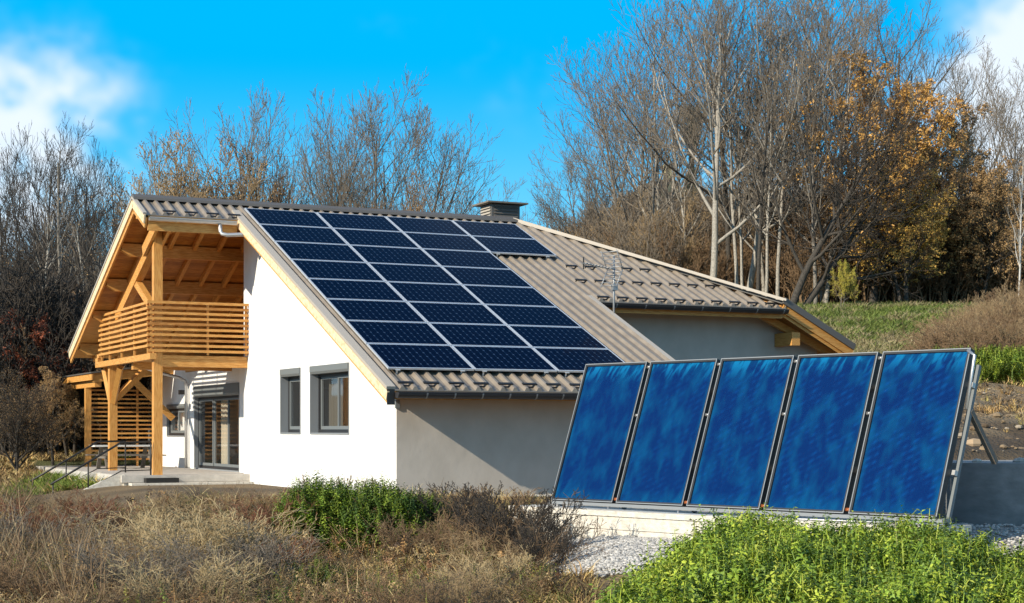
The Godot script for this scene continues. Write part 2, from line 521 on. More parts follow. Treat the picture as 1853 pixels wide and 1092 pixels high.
func build_ground():
	var xs := []
	var ds := []
	var v := 0.0
	var step := 0.42
	while v < 700.0:
		xs.append(v)
		if v > 14.0:
			step *= 1.09
		v += step
	var all := []
	for k in range(xs.size() - 1, 0, -1):
		all.append(-xs[k])
	all.append_array(xs)
	v = -40.0
	while v < 1200.0:
		ds.append(v)
		if v < 8.0:
			v += 2.5
		elif v < 48.0:
			v += 0.4
		else:
			v += 0.4 * pow(1.045, ds.size() - 115) if ds.size() > 115 else 0.45
	var n := lumps
	var vs := PackedVector3Array()
	var cs := PackedColorArray()
	var ix := PackedInt32Array()
	var w := all.size()
	for d in ds:
		for x in all:
			var n1 := n.get_noise_2d(x * 3.0, d * 3.0)
			var n2 := n.get_noise_2d(x * 9.0 + 50.0, d * 9.0)
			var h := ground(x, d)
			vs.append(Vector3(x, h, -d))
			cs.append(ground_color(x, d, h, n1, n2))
	for r in ds.size() - 1:
		for c in w - 1:
			var a := r * w + c
			ix.append_array([a, a + w, a + 1, a + 1, a + w, a + w + 1])
	var arr := []
	arr.resize(Mesh.ARRAY_MAX)
	arr[Mesh.ARRAY_VERTEX] = vs
	arr[Mesh.ARRAY_COLOR] = cs
	arr[Mesh.ARRAY_INDEX] = ix
	var am := ArrayMesh.new()
	am.add_surface_from_arrays(Mesh.PRIMITIVE_TRIANGLES, arr)
	var st := SurfaceTool.new()
	st.create_from(am, 0)
	st.generate_normals()
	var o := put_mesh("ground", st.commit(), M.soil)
	tag(o, "sloping ground of dry earth, gravel and meadow around the house", "", "", "structure")

# ---------------------------------------------------------------- house
const RIDGE_V := 9.5
const RIDGE_H := 6.345
const EAVE_V := -0.87
const SLOPE := 0.4417
const BACK := 0.43
const HIP_U := 7.05
const WING_V := 4.0
const WING_SLOPE := 0.515

func hf(v: float) -> float:
	return 1.76 + (v - EAVE_V) * SLOPE

func hb(v: float) -> float:
	return RIDGE_H - (v - RIDGE_V) * BACK

func hw(u: float) -> float:
	return RIDGE_H - (u - HIP_U) * WING_SLOPE

func hip_v(u: float) -> float:
	return RIDGE_V - maxf(0.0, u - HIP_U) * (RIDGE_V - WING_V) / (11.5 - HIP_U)

func wall_u(st: SurfaceTool, u: float, thick: float, v0: float, v1: float, b: float, t0: float, t1: float):
	prism(st, [L(u, v0, b), L(u, v1, b), L(u, v1, t1), L(u, v0, t0)], Vector3(thick, 0, 0))

func wall_v(st: SurfaceTool, v: float, thick: float, pts: Array):
	var q := []
	for p in pts:
		q.append(L(p[0], v, p[1]))
	prism(st, q, Vector3(0, 0, -thick))

func roof_sheet(st: SurfaceTool, u0: float, u1: float, lo: float, hipped: bool, off := 0.0):
	var prof := [[0.0, 0.0], [0.125, 0.0], [0.165, 0.062], [0.215, 0.062], [0.25, 0.0]]
	var u := u0
	while u < u1 - 0.01:
		for k in 4:
			var ua: float = minf(u + prof[k][0], u1)
			var ub: float = minf(u + prof[k + 1][0], u1)
			if ub - ua < 0.001:
				continue
			var ta: float = hip_v(ua) if hipped else RIDGE_V
			var tb: float = hip_v(ub) if hipped else RIDGE_V
			if ta < lo + 0.02:
				continue
			var a := L(ua, lo, hf(lo) + prof[k][1])
			var b := L(ub, lo, hf(lo) + prof[k + 1][1])
			var c := L(ub, maxf(tb, lo + 0.01), hf(maxf(tb, lo + 0.01)) + prof[k + 1][1])
			var d := L(ua, ta, hf(ta) + prof[k][1])
			quad(st, a, b, c, d, Vector3(0, 1, 0.45))
			# cut edge of the sheet at the eave
			quad(st, a, b, b - Vector3(0, prof[k + 1][1] + 0.02, 0), a - Vector3(0, prof[k][1] + 0.02, 0), Vector3(0, 0, 1))
		u += 0.25

func slope_bar(st: SurfaceTool, u: float, v0: float, v1: float, drop: float, w: float, t: float, back := false):
	var a := L(u, v0, (hb(v0) if back else hf(v0)) - drop)
	var b := L(u, v1, (hb(v1) if back else hf(v1)) - drop)
	bar(st, a, b, w, t)

func gutter(called: String, u0: float, u1: float, v: float, h: float, r: float, m: Material, strap: Material, first: float, every: float, parent: Node):
	var st := flat()
	var pts := []
	for k in 9:
		var a := PI + PI * k / 8.0
		pts.append(L(u0, v + cos(a) * r, h + sin(a) * r))
	prism(st, pts, Vector3(u1 - u0, 0, 0))
	tube(st, [L(u0, v - r, h), L(u1, v - r, h)], 0.011, 6)
	var g := part(called, st, m, parent)
	var u := first
	while u < u1:
		var s := flat()
		var q := []
		for k in 9:
			var a := PI + PI * k / 8.0
			q.append(L(u, v + cos(a) * (r + 0.005), h + 0.012 + sin(a) * (r + 0.018)))
		prism(s, q, Vector3(0.03, 0, 0))
		part("gutter_bracket", s, strap, g)
		u += every

func window(u: float, v0: float, v1: float, h0: float, h1: float, sashes: int, box_h: float, curtain: Array, depth := 0.17):
	# frame and sashes stand back in a lined opening, a shutter box over them lies flush with the wall
	var st := flat()
	var uf := u + depth
	for e in [[v0 + 0.03, v0 + 0.09], [v1 - 0.09, v1 - 0.03]]:
		box(st, L(uf, e[0], h0 + 0.03), L(uf + 0.07, e[1], h1 - box_h))
	box(st, L(uf, v0 + 0.09, h0 + 0.03), L(uf + 0.07, v1 - 0.09, h0 + 0.10))
	box(st, L(uf, v0 + 0.09, h1 - box_h - 0.06), L(uf + 0.07, v1 - 0.09, h1 - box_h))
	var w := part("window", st, M.dark_frame, house)
	var rv := flat()
	box(rv, L(u - 0.012, v1 - 0.03, h0), L(u + 0.28, v1, h1))
	box(rv, L(u - 0.012, v0, h0), L(u + 0.28, v0 + 0.03, h1))
	box(rv, L(u - 0.02, v0 + 0.03, h0), L(u + 0.28, v1 - 0.03, h0 + 0.03))
	part("window_reveal", rv, M.light_frame, w)
	var sb := flat()
	prism(sb, [L(u - 0.03, v0 + 0.03, h1), L(u - 0.03, v0 + 0.03, h1 - box_h + 0.05), L(u + 0.0, v0 + 0.03, h1 - box_h), L(u + 0.26, v0 + 0.03, h1 - box_h), L(u + 0.26, v0 + 0.03, h1)], Vector3(0, 0, -(v1 - v0 - 0.06)))
	part("shutter_box", sb, M.grey_frame, w)
	var span := (v1 - v0 - 0.18) / sashes
	for k in sashes:
		var a := v0 + 0.09 + span * k
		var b := a + span
		var t := h1 - box_h - 0.06
		var s := flat()
		var us := uf + 0.012 + 0.022 * (k % 2)
		box(s, L(us, a, h0 + 0.10), L(us + 0.045, a + 0.06, t))
		box(s, L(us, b - 0.06, h0 + 0.10), L(us + 0.045, b, t))
		box(s, L(us, a + 0.06, h0 + 0.10), L(us + 0.045, b - 0.06, h0 + 0.17))
		box(s, L(us, a + 0.06, t - 0.05), L(us + 0.045, b - 0.06, t))
		part("sash", s, M.grey_frame, w)
		var gl := flat()
		quad(gl, L(us + 0.022, a + 0.06, h0 + 0.17), L(us + 0.022, b - 0.06, h0 + 0.17), L(us + 0.022, b - 0.06, t - 0.05), L(us + 0.022, a + 0.06, t - 0.05), Vector3(-1, 0, 0))
		part("pane", gl, M.window_glass, w)
	for c in curtain:
		var cu := smooth()
		var steps := int((c[1] - c[0]) / 0.03) + 1
		for k in steps:
			var va: float = lerpf(c[0], c[1], k / float(steps))
			var vb: float = lerpf(c[0], c[1], (k + 1) / float(steps))
			var ua: float = uf + 0.24 + 0.035 * sin(va * 42.0) + 0.015 * sin(va * 17.0)
			var ub: float = uf + 0.24 + 0.035 * sin(vb * 42.0) + 0.015 * sin(vb * 17.0)
			quad(cu, L(ua, va, h0 + 0.02), L(ub, vb, h0 + 0.02), L(ub, vb, h1 - 0.1), L(ua, va, h1 - 0.1), Vector3(-1, 0, 0))
		part("curtain", cu, c[2], w)
	return w

func build_house():
	house = thing("house", "white and grey chalet with timber balcony, brown ribbed metal roof and solar panels", "house", HOUSE_AT, HOUSE_TURN)
	var st := flat()
	# --- walls
	var eps := 0.20
	for s in [[0.012, 2.51], [4.9, 5.52], [6.93, 9.5]]:
		wall_u(st, 0, 0.3, s[0], s[1], -0.8, hf(s[0]) - eps, hf(s[1]) - eps)
	wall_u(st, 0, 0.3, 9.5, 9.75, -0.8, hf(9.5) - eps, hb(9.75) - eps)
	for s in [[2.51, 4.9], [5.52, 6.93]]:
		wall_u(st, 0, 0.3, s[0], s[1], -0.8, 0.95, 0.95)
		wall_u(st, 0, 0.3, s[0], s[1], 2.38, hf(s[0]) - eps, hf(s[1]) - eps)
	part("gable_wall", st, M.white_plaster, house)
	st = flat()
	for s in [[9.752, 10.95], [15.15, 16.1], [18.1, 19.6], [21.6, 25.2]]:
		wall_u(st, 0.25, 0.25, s[0], s[1], -0.8, 2.60 if s[1] < 17.0 else 2.95, 2.60 if s[1] < 17.0 else 2.95)
	wall_u(st, 0.25, 0.25, 10.95, 15.15, 2.2, 2.60, 2.60)
	wall_u(st, 0.25, 0.25, 10.95, 15.15, -0.8, -0.005, -0.005)
	for s in [[16.1, 18.1, 0.85, 1.75], [19.6, 21.6, 0.0, 2.1]]:
		wall_u(st, 0.25, 0.25, s[0], s[1], -0.8, s[2] - 0.005, s[2] - 0.005)
		wall_u(st, 0.25, 0.25, s[0], s[1], s[3], 2.95, 2.95)
	part("ground_floor_wall", st, M.white_plaster, house)
	# the loggia behind the balcony is open to the roof
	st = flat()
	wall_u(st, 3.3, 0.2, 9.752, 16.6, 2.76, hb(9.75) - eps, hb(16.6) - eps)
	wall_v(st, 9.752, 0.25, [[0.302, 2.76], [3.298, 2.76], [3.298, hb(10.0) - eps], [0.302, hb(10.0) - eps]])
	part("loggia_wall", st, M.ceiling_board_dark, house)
	st = flat()
	box(st, L(0.252, 9.752, 2.603), L(3.5, 16.6, 2.757))
	part("loggia_floor", st, M.wood_x, house)
	st = flat()
	wall_v(st, 0, 0.3, [[0.302, -0.8], [6.0, -0.8], [6.0, hf(0) - eps], [0.302, hf(0) - eps]])
	wall_v(st, 0, 0.011, [[0.0, -0.8], [0.3015, -0.8], [0.3015, hf(0) - eps], [0.0, hf(0) - eps]])
	part("side_wall", st, M.grey_plaster, house)
	st = flat()
	wall_u(st, 5.7, 0.3, 0.302, 4.85, -0.8, hf(0.3) - eps, hf(4.85) - eps)
	wall_v(st, 4.85, 0.3, [[6.002, -0.8], [13.0, -0.8], [13.0, hw(13.0) - 0.2], [11.3, hf(4.85) - eps - 0.05], [6.002, hf(4.85) - eps]])
	wall_u(st, 12.7, 0.3, 5.152, 16.6, -0.8, hw(13.0) - 0.2, hw(13.0) - 0.2)
	wall_v(st, 16.6, 0.3, [[0.5, -0.8], [13.0, -0.8], [13.0, hb(16.6) - eps], [0.5, hb(16.6) - eps]])
	part("wing_wall", st, M.grey_plaster, house)
	st = flat()
	box(st, L(0.52, 0.32, -0.15), L(12.68, 16.58, -0.02))
	part("indoor_floor", st, M.interior, house)
	st = flat()
	box(st, L(4.2, 0.32, 0.0), L(4.3, 16.58, 2.2))
	part("indoor_wall", st, M.interior, house)
	# low wing behind the porch
	st = flat()
	box(st, L(0.1, 17.0, 2.952), L(5.0, 25.4, 3.1))
	part("rear_wing_roof", st, M.ridge_metal, house)

	# --- roof
	st = flat()
	roof_sheet(st, -2.66, -0.42, 8.4, false)
	roof_sheet(st, -0.42, 6.33, EAVE_V, false)
	roof_sheet(st, 6.33, 11.5, WING_V, true)
	var roof := part("roof", st, M.roof_metal, house)
	st = flat()
	prism(st, [L(-2.66, RIDGE_V, RIDGE_H), L(HIP_U, RIDGE_V, RIDGE_H), L(13.4, 17.0, hb(17.0)), L(-2.66, 17.0, hb(17.0))], Vector3(0, -0.04, 0))
	part("rear_roof_sheet", st, M.roof_metal, roof)
	st = flat()
	prism(st, [L(HIP_U, RIDGE_V, RIDGE_H), L(11.5, WING_V, hw(11.5)), L(13.45, WING_V, hw(13.45)), L(13.45, 17.0, hw(13.45))], Vector3(0, -0.06, 0))
	part("hip_roof_sheet", st, M.ridge_metal, roof)
	# closed deck below the sheets
	st = flat()
	var dk := Vector3(0, -0.09, 0)
	prism(st, [L(-2.6, 8.42, hf(8.42) - 0.012), L(-0.42, 8.42, hf(8.42) - 0.012), L(-0.42, RIDGE_V, RIDGE_H - 0.012), L(-2.6, RIDGE_V, RIDGE_H - 0.012)], dk)
	prism(st, [L(-0.46, EAVE_V + 0.03, hf(EAVE_V) - 0.012), L(6.28, EAVE_V + 0.03, hf(EAVE_V) - 0.012), L(6.28, RIDGE_V, RIDGE_H - 0.02), L(-0.46, RIDGE_V, RIDGE_H - 0.02)], Vector3(0, -0.14, 0))
	prism(st, [L(6.282, WING_V + 0.03, hf(WING_V) - 0.012), L(11.22, WING_V + 0.03, hf(WING_V) - 0.012), L(HIP_U - 0.2, RIDGE_V, RIDGE_H - 0.02), L(6.282, RIDGE_V, RIDGE_H - 0.02)], Vector3(0, -0.14, 0))
	prism(st, [L(-2.6, RIDGE_V, RIDGE_H - 0.05), L(HIP_U, RIDGE_V, RIDGE_H - 0.05), L(13.3, 16.9, hb(17.0) - 0.05), L(-2.6, 16.9, hb(17.0) - 0.05)], dk)
	prism(st, [L(HIP_U + 0.2, RIDGE_V, RIDGE_H - 0.2), L(11.6, WING_V + 0.05, hw(11.6) - 0.075), L(13.38, WING_V + 0.05, hw(13.38) - 0.065), L(13.38, 16.9, hw(13.38) - 0.065)], Vector3(0, -0.12, 0))
	part("roof_deck", st, M.wood_x, roof)
	# ridge and hip caps
	st = flat()
	prism(st, [L(-2.72, 9.26, RIDGE_H - 0.045), L(-2.72, 9.30, RIDGE_H + 0.02), L(-2.72, 9.46, RIDGE_H + 0.10), L(-2.72, 9.54, RIDGE_H + 0.10), L(-2.72, 9.74, RIDGE_H - 0.03)], Vector3(HIP_U + 2.72, 0, 0))
	part("ridge_cap", st, M.ridge_metal, roof)
	st = flat()
	bar(st, L(HIP_U - 0.1, 9.55, RIDGE_H + 0.04), L(11.52, 3.97, hw(11.5) + 0.05), 0.26, 0.05)
	bar(st, L(HIP_U - 0.1, 9.42, RIDGE_H + 0.045), L(11.40, 3.95, hw(11.5) + 0.06), 0.05, 0.07)
	part("hip_cap", st, M.trim_metal, roof)
	# verge flashings
	st = flat()
	slope_bar(st, -0.455, EAVE_V, 8.9, -0.035, 0.17, 0.055)
	part("verge_flashing", st, M.trim_metal, roof)
	st = flat()
	slope_bar(st, 6.31, EAVE_V, WING_V + 0.2, -0.03, 0.12, 0.06)
	part("verge_flashing", st, M.trim_metal, roof)
	st = flat()
	slope_bar(st, -2.685, 8.36, RIDGE_V, -0.03, 0.08, 0.05)
	slope_bar(st, -2.685, RIDGE_V, 17.02, -0.02, 0.08, 0.05, true)
	part("verge_flashing", st, M.trim_metal, roof)
	# barge boards
	st = flat()
	slope_bar(st, -0.525, EAVE_V - 0.02, 8.62, 0.10, 0.04, 0.17)
	part("barge_board", st, M.pale_board, roof)
	st = flat()
	slope_bar(st, -0.475, EAVE_V + 0.04, 8.62, 0.19, 0.045, 0.16)
	part("barge_board", st, M.wood_z, roof)
	st = flat()
	box(st, L(-0.545, EAVE_V - 0.045, hf(EAVE_V) - 0.27), L(-0.40, EAVE_V - 0.022, hf(EAVE_V) + 0.01))
	part("eave_end_plate", st, M.black_metal, roof)
	for e in [[8.38, RIDGE_V, false], [RIDGE_V, 16.95, true]]:
		st = flat()
		slope_bar(st, -2.69, e[0], e[1], 0.10, 0.035, 0.2, e[2])
		part("barge_board", st, M.pale_board, roof)
		st = flat()
		slope_bar(st, -2.65, e[0] + (0.0 if e[2] else 0.05), e[1], 0.20, 0.045, 0.24, e[2])
		part("barge_board", st, M.wood_z, roof)
	# boards under the roof that shelters the balcony
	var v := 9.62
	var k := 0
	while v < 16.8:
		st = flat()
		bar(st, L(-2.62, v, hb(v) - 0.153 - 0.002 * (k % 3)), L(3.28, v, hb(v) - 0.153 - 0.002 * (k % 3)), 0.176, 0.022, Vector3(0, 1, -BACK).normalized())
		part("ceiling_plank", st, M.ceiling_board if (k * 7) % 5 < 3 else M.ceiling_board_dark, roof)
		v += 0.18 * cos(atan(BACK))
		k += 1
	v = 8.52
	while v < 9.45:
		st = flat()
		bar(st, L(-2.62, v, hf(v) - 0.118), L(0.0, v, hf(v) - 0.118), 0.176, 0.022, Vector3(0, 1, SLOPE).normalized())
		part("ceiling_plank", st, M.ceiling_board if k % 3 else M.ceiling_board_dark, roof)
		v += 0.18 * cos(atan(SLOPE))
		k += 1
	for u in [-2.05, -1.45, -0.85, -0.25, 0.35, 0.95, 1.55, 2.15, 2.75]:
		st = flat()
		slope_bar(st, u, 9.6, 16.85, 0.235, 0.09, 0.14, true)
		part("rafter", st, M.wood_z, roof)
	for pv in [11.15, 12.8, 14.4, 16.15]:
		st = flat()
		var hc: float = hb(pv) - 0.30
		# the end of the purlin is cut to a nose
		prism(st, [L(-2.6, pv - 0.11, hc + 0.14), L(-2.6, pv + 0.11, hc + 0.14), L(-2.6, pv + 0.11, hc - 0.02), L(-2.6, pv - 0.11, hc - 0.02)], Vector3(5.88, 0, 0))
		prism(st, [L(-2.6, pv - 0.108, hc - 0.022), L(3.28, pv - 0.108, hc - 0.022), L(3.28, pv - 0.108, hc - 0.16), L(-2.38, pv - 0.108, hc - 0.16)], Vector3(0, 0, -0.216))
		part("purlin", st, M.wood_x, roof)
	st = flat()
	box(st, L(-2.6, 9.4, RIDGE_H - 0.46), L(0.28, 9.6, RIDGE_H - 0.17))
	part("ridge_beam", st, M.wood_x, roof)
	st = flat()
	box(st, L(-2.6, 8.43, hf(8.42) - 0.36), L(-0.55, 8.49, hf(8.42) - 0.02))
	part("fascia_board", st, M.wood_x, roof)
	st = flat()
	box(st, L(-0.44, EAVE_V + 0.03, hf(EAVE_V) - 0.17), L(6.25, EAVE_V + 0.06, hf(EAVE_V) - 0.02))
	part("fascia_board", st, M.wood_x, roof)
	st = flat()
	box(st, L(6.3, WING_V + 0.04, hf(WING_V) - 0.24), L(11.42, WING_V + 0.07, hf(WING_V) - 0.02))
	part("fascia_board", st, M.wood_x, roof)
	# sloping verge of the wing: dark metal over stepped boards
	st = flat()
	bar(st, L(11.42, WING_V - 0.02, hw(11.42) - 0.0), L(13.47, WING_V - 0.02, hw(13.47) - 0.0), 0.06, 0.15)
	part("verge_flashing", st, M.ridge_metal, roof)
	st = flat()
	bar(st, L(11.42, WING_V + 0.03, hw(11.42) - 0.16), L(13.44, WING_V + 0.03, hw(13.44) - 0.16), 0.035, 0.22)
	part("barge_board", st, M.wood_x, roof)
	st = flat()
	bar(st, L(11.35, WING_V + 0.08, hw(11.35) - 0.24), L(13.4, WING_V + 0.08, hw(13.4) - 0.24), 0.035, 0.22)
	part("barge_board", st, M.wood_x, roof)
	st = flat()
	box(st, L(11.75, WING_V + 0.12, 3.05), L(11.98, 4.84, 3.36))
	part("purlin", st, M.wood_z, roof)
	st = flat()
	bar(st, L(10.9, WING_V + 0.5, hf(WING_V + 0.5) - 0.27), L(13.2, WING_V + 0.5, hw(13.2) - 0.3), 0.1, 0.16)
	part("rafter", st, M.wood_x, roof)

	# --- snow guards: black clips on every other rib
	var clip := flat()
	box(clip, Vector3(-0.02, -0.012, -0.02), Vector3(0.27, 0.012, 0.05))
	box(clip, Vector3(-0.02, -0.05, 0.02), Vector3(0.02, -0.012, 0.05))
	box(clip, Vector3(0.0, -0.062, 0.03), Vector3(0.25, -0.044, 0.05))
	box(clip, Vector3(0.23, -0.05, 0.02), Vector3(0.27, -0.012, 0.05))
	clip.generate_normals()
	var clip_mesh := clip.commit()
	var spots := []
	for j in 14:
		spots.append([-0.28 + 0.5 * j, EAVE_V + 0.16])
	for j in 4:
		spots.append([-2.27 + 0.5 * j, 8.5])
	for j in 10:
		spots.append([6.45 + 0.5 * j, WING_V + 0.10])
	for j in 8:
		spots.append([6.45 + 0.5 * j, WING_V + 1.15])
	for j in 4:
		spots.append([6.7 + 0.5 * j + (0.0 if j < 2 else 0.5), WING_V + 2.1])
	for s in spots:
		if hip_v(s[0] + 0.25) < s[1] + 0.15:
			continue
		var o := put_mesh("snow_guard", clip_mesh, M.black_metal, roof)
		o.position = L(s[0] + 0.04, s[1], hf(s[1]) + 0.075)
		o.rotation.x = atan(SLOPE)

	# --- gutters and pipes
	gutter("gutter", -2.6, -0.60, 8.32, hf(8.4) - 0.075, 0.075, M.zinc, M.zinc, -2.0, 0.55, house)
	gutter("gutter", -0.39, 6.30, EAVE_V - 0.11, hf(EAVE_V) - 0.045, 0.11, M.dark_gutter, M.steel_tube, 0.15, 0.55, house)
	gutter("gutter", 6.36, 11.45, WING_V - 0.10, hf(WING_V) - 0.045, 0.10, M.dark_gutter, M.steel_tube, 6.8, 0.75, house)
	st = smooth()
	tube(st, [L(-0.98, 8.32, 5.72), L(-0.98, 8.30, 5.55), L(-0.95, 8.26, 5.49), L(-0.85, 8.2, 5.46), L(-0.2, 8.05, 5.50), L(0.02, 7.98, 5.53)], 0.048, 10)
	tube(st, [L(-0.2, 8.05, 5.50), L(0.05, 7.97, 5.535)], 0.064, 10)
	part("drain_pipe", st, M.zinc, house)
	st = smooth()
	tube(st, [L(-0.95, 15.68, 2.80), L(-0.9, 15.68, 2.68), L(-0.65, 15.68, 2.60), L(-0.02, 15.68, 2.44), L(0.13, 15.68, 2.36), L(0.17, 15.68, 2.2), L(0.17, 15.68, 0.0)], 0.045, 10)
	part("drain_pipe", st, M.zinc, house)
	st = smooth()
	tube(st, [L(6.45, 4.3, 3.72), L(6.4, 4.6, 3.5), L(6.3, 4.75, 3.3), L(6.25, 4.78, 2.4)], 0.04, 8)
	part("drain_pipe", st, M.zinc, house)

	# --- windows and door
	window(0.0, 2.51, 4.9, 0.95, 2.38, 2, 0.17, [[4.05, 4.75, M.curtain_grey], [2.6, 3.5, M.curtain_brown]])
	window(0.0, 5.52, 6.93, 0.95, 2.38, 1, 0.17, [[5.6, 6.1, M.curtain_grey]])
	window(0.25, 10.95, 15.15, 0.0, 2.2, 3, 0.30, [[13.2, 13.75, M.curtain_beige], [11.05, 11.5, M.curtain_brown]], 0.10)
	window(0.25, 16.1, 18.1, 0.85, 1.75, 2, 0.12, [[16.2, 18.0, M.white_paint]], 0.05)
	window(0.25, 19.6, 21.6, 0.0, 2.1, 2, 0.12, [], 0.05)
	# lamp on the wall by the porch
	st = flat()
	box(st, L(0.06, 15.95, 2.0), L(0.248, 16.1, 2.12))
	part("wall_lamp", st, M.black_metal, house)
	st = flat()
	box(st, L(-0.03, 0.02, 1.44), L(0.05, -0.04, 1.60))
	part("corner_bracket", st, M.grey_frame, house)

	# --- posts, truss and balcony
	for p in [[9.5, RIDGE_H - 0.46, 0.2], [14.2, 2.70, 0.2]]:
		st = flat()
		box(st, L(-2.23, p[0] - 0.1, -0.02), L(-2.03, p[0] + 0.1, p[1]))
		part("post", st, M.wood_y, house)
	st = flat()
	bar(st, L(-2.13, 9.62, 5.44), L(-2.13, 13.5, 3.83), 0.18, 0.24)
	part("truss_beam", st, M.wood_z, house)
	st = flat()
	bar(st, L(-2.13, 11.55, 4.62), L(-2.13, 9.95, 3.9), 0.14, 0.18)
	part("truss_strut", st, M.wood_z, house)
	st = flat()
	bar(st, L(-2.275, 10.2, 5.21), L(-2.275, 8.95, 5.72), 0.07, 0.26)
	bar(st, L(-1.985, 10.2, 5.21), L(-1.985, 8.95, 5.72), 0.07, 0.26)
	part("gusset", st, M.wood_z, house)
	st = flat()
	bar(st, L(-2.0, 9.5, 5.62), L(-1.25, 9.5, 5.9), 0.14, 0.2)
	part("knee_brace", st, M.wood_x, house)
	for e in [[L(-2.13, 14.28, 1.75), L(-2.13, 15.1, 2.62)], [L(-2.13, 14.12, 1.75), L(-2.13, 13.3, 2.62)], [L(-2.05, 14.2, 1.85), L(-1.3, 14.2, 2.6)]]:
		st = flat()
		bar(st, e[0], e[1], 0.13, 0.15, Vector3(0.3, 1, 0.2).normalized())
		part("knee_brace", st, M.wood_y, house)
	var bal := flat()
	box(bal, L(-2.3, 9.42, 2.68), L(0.248, 11.9, 2.76))
	box(bal, L(-2.2, 9.44, 2.50), L(-0.002, 9.62, 2.678))
	box(bal, L(-2.2, 11.6, 2.50), L(0.248, 11.8, 2.678))
	var balcony := part("balcony", bal, M.wood_x, house)
	st = flat()
	box(st, L(-2.345, 9.3, 2.66), L(-2.2, 15.3, 2.80))
	part("balcony_beam", st, M.wood_z, balcony)
	st = flat()
	box(st, L(-2.345, 15.0, 2.80), L(-2.2, 15.3, 2.90))
	box(st, L(-2.345, 14.85, 2.90), L(-2.22, 15.1, 3.0))
	part("beam_end_block", st, M.wood_z, balcony)
	for j in 10:
		var h := 2.83 + 0.124 * j
		st = flat()
		box(st, L(-2.40, 9.33, h), L(-0.005, 9.365, h + 0.060))
		part("railing_slat", st, M.wood_aged if (j * 5) % 3 == 1 else M.wood_x, balcony)
		if j > 0:
			st = flat()
			box(st, L(-2.385, 9.37, h - 0.01), L(-2.35, 14.75 - 0.09 * (j % 2), h + 0.048))
			part("railing_slat", st, M.wood_z, balcony)
	for u in [-2.32, -1.0, -0.08]:
		st = flat()
		box(st, L(u, 9.368, 2.78), L(u + 0.05, 9.41, 3.98))
		part("baluster", st, M.wood_y, balcony)
	for vv in [9.55, 10.9, 12.25, 13.6, 14.55]:
		st = flat()
		box(st, L(-2.348, vv, 2.802), L(-2.30, vv + 0.045, 3.97))
		part("baluster", st, M.wood_y, balcony)

	# --- porch behind: lean-to roof, post, slatted screen
	st = flat()
	prism(st, [L(-2.05, 17.25, 2.62), L(0.24, 17.25, 2.92), L(0.24, 21.6, 2.92), L(-2.05, 21.6, 2.62)], Vector3(0, -0.04, 0))
	var porch := part("porch_roof", st, M.ridge_metal, house)
	st = flat()
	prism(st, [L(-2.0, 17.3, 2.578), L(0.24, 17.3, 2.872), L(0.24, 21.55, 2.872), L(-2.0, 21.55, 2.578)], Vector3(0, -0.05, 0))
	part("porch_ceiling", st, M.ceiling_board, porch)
	st = flat()
	box(st, L(-2.03, 17.3, 2.40), L(-1.995, 21.55, 2.56))
	part("porch_fascia", st, M.wood_z, porch)
	st = flat()
	box(st, L(-1.9, 17.5, 2.22), L(-1.72, 21.4, 2.40))
	part("porch_beam", st, M.wood_z, porch)
	st = flat()
	bar(st, L(-1.98, 17.4, 2.44), L(0.24, 17.4, 2.70), 0.1, 0.2)
	part("porch_beam", st, M.wood_x, porch)
	st = flat()
	bar(st, L(-0.95, 17.42, 2.5), L(0.245, 17.42, 1.35), 0.12, 0.16)
	part("porch_brace", st, M.wood_x, porch)
	st = flat()
	box(st, L(-1.9, 18.75, -0.02), L(-1.74, 18.91, 2.22))
	part("porch_post", st, M.wood_y, porch)
	for j in 17:
		st = flat()
		var h := 0.18 + 0.122 * j
		box(st, L(-1.735, 18.80, h), L(0.24, 18.825, h + 0.05))
		part("screen_slat", st, M.wood_aged if (j * 7) % 4 < 2 else M.wood_x, porch)
	for u in [-1.1, -0.45]:
		st = flat()
		box(st, L(u, 18.828, 0.0), L(u + 0.06, 18.87, 2.3))
		part("screen_post", st, M.wood_y, porch)

	# --- chimney
	st = flat()
	box(st, L(6.62, 10.0, 5.9), L(7.42, 10.7, 6.83))
	var ch := part("chimney", st, M.ridge_metal, house)
	for j in 5:
		st = flat()
		var h := 6.44 + 0.075 * j
		prism(st, [L(6.615, 10.06, h), L(6.585, 10.06, h), L(6.615, 10.06, h + 0.05)], Vector3(0, 0, -0.58))
		part("chimney_louvre", st, M.trim_metal, ch)
		st = flat()
		prism(st, [L(6.68, 9.995, h), L(6.68, 9.965, h), L(6.68, 9.995, h + 0.05)], Vector3(0.68, 0, 0))
		part("chimney_louvre", st, M.ridge_metal, ch)
	st = flat()
	prism(st, [L(6.45, 9.84, 6.85), L(7.59, 9.84, 6.85), L(7.59, 10.86, 6.85), L(6.45, 10.86, 6.85)], Vector3(0, 0.04, 0))
	part("chimney_cap", st, M.grey_timber, ch)

func house_point(p: Vector3) -> Vector3:
	return house.transform * p

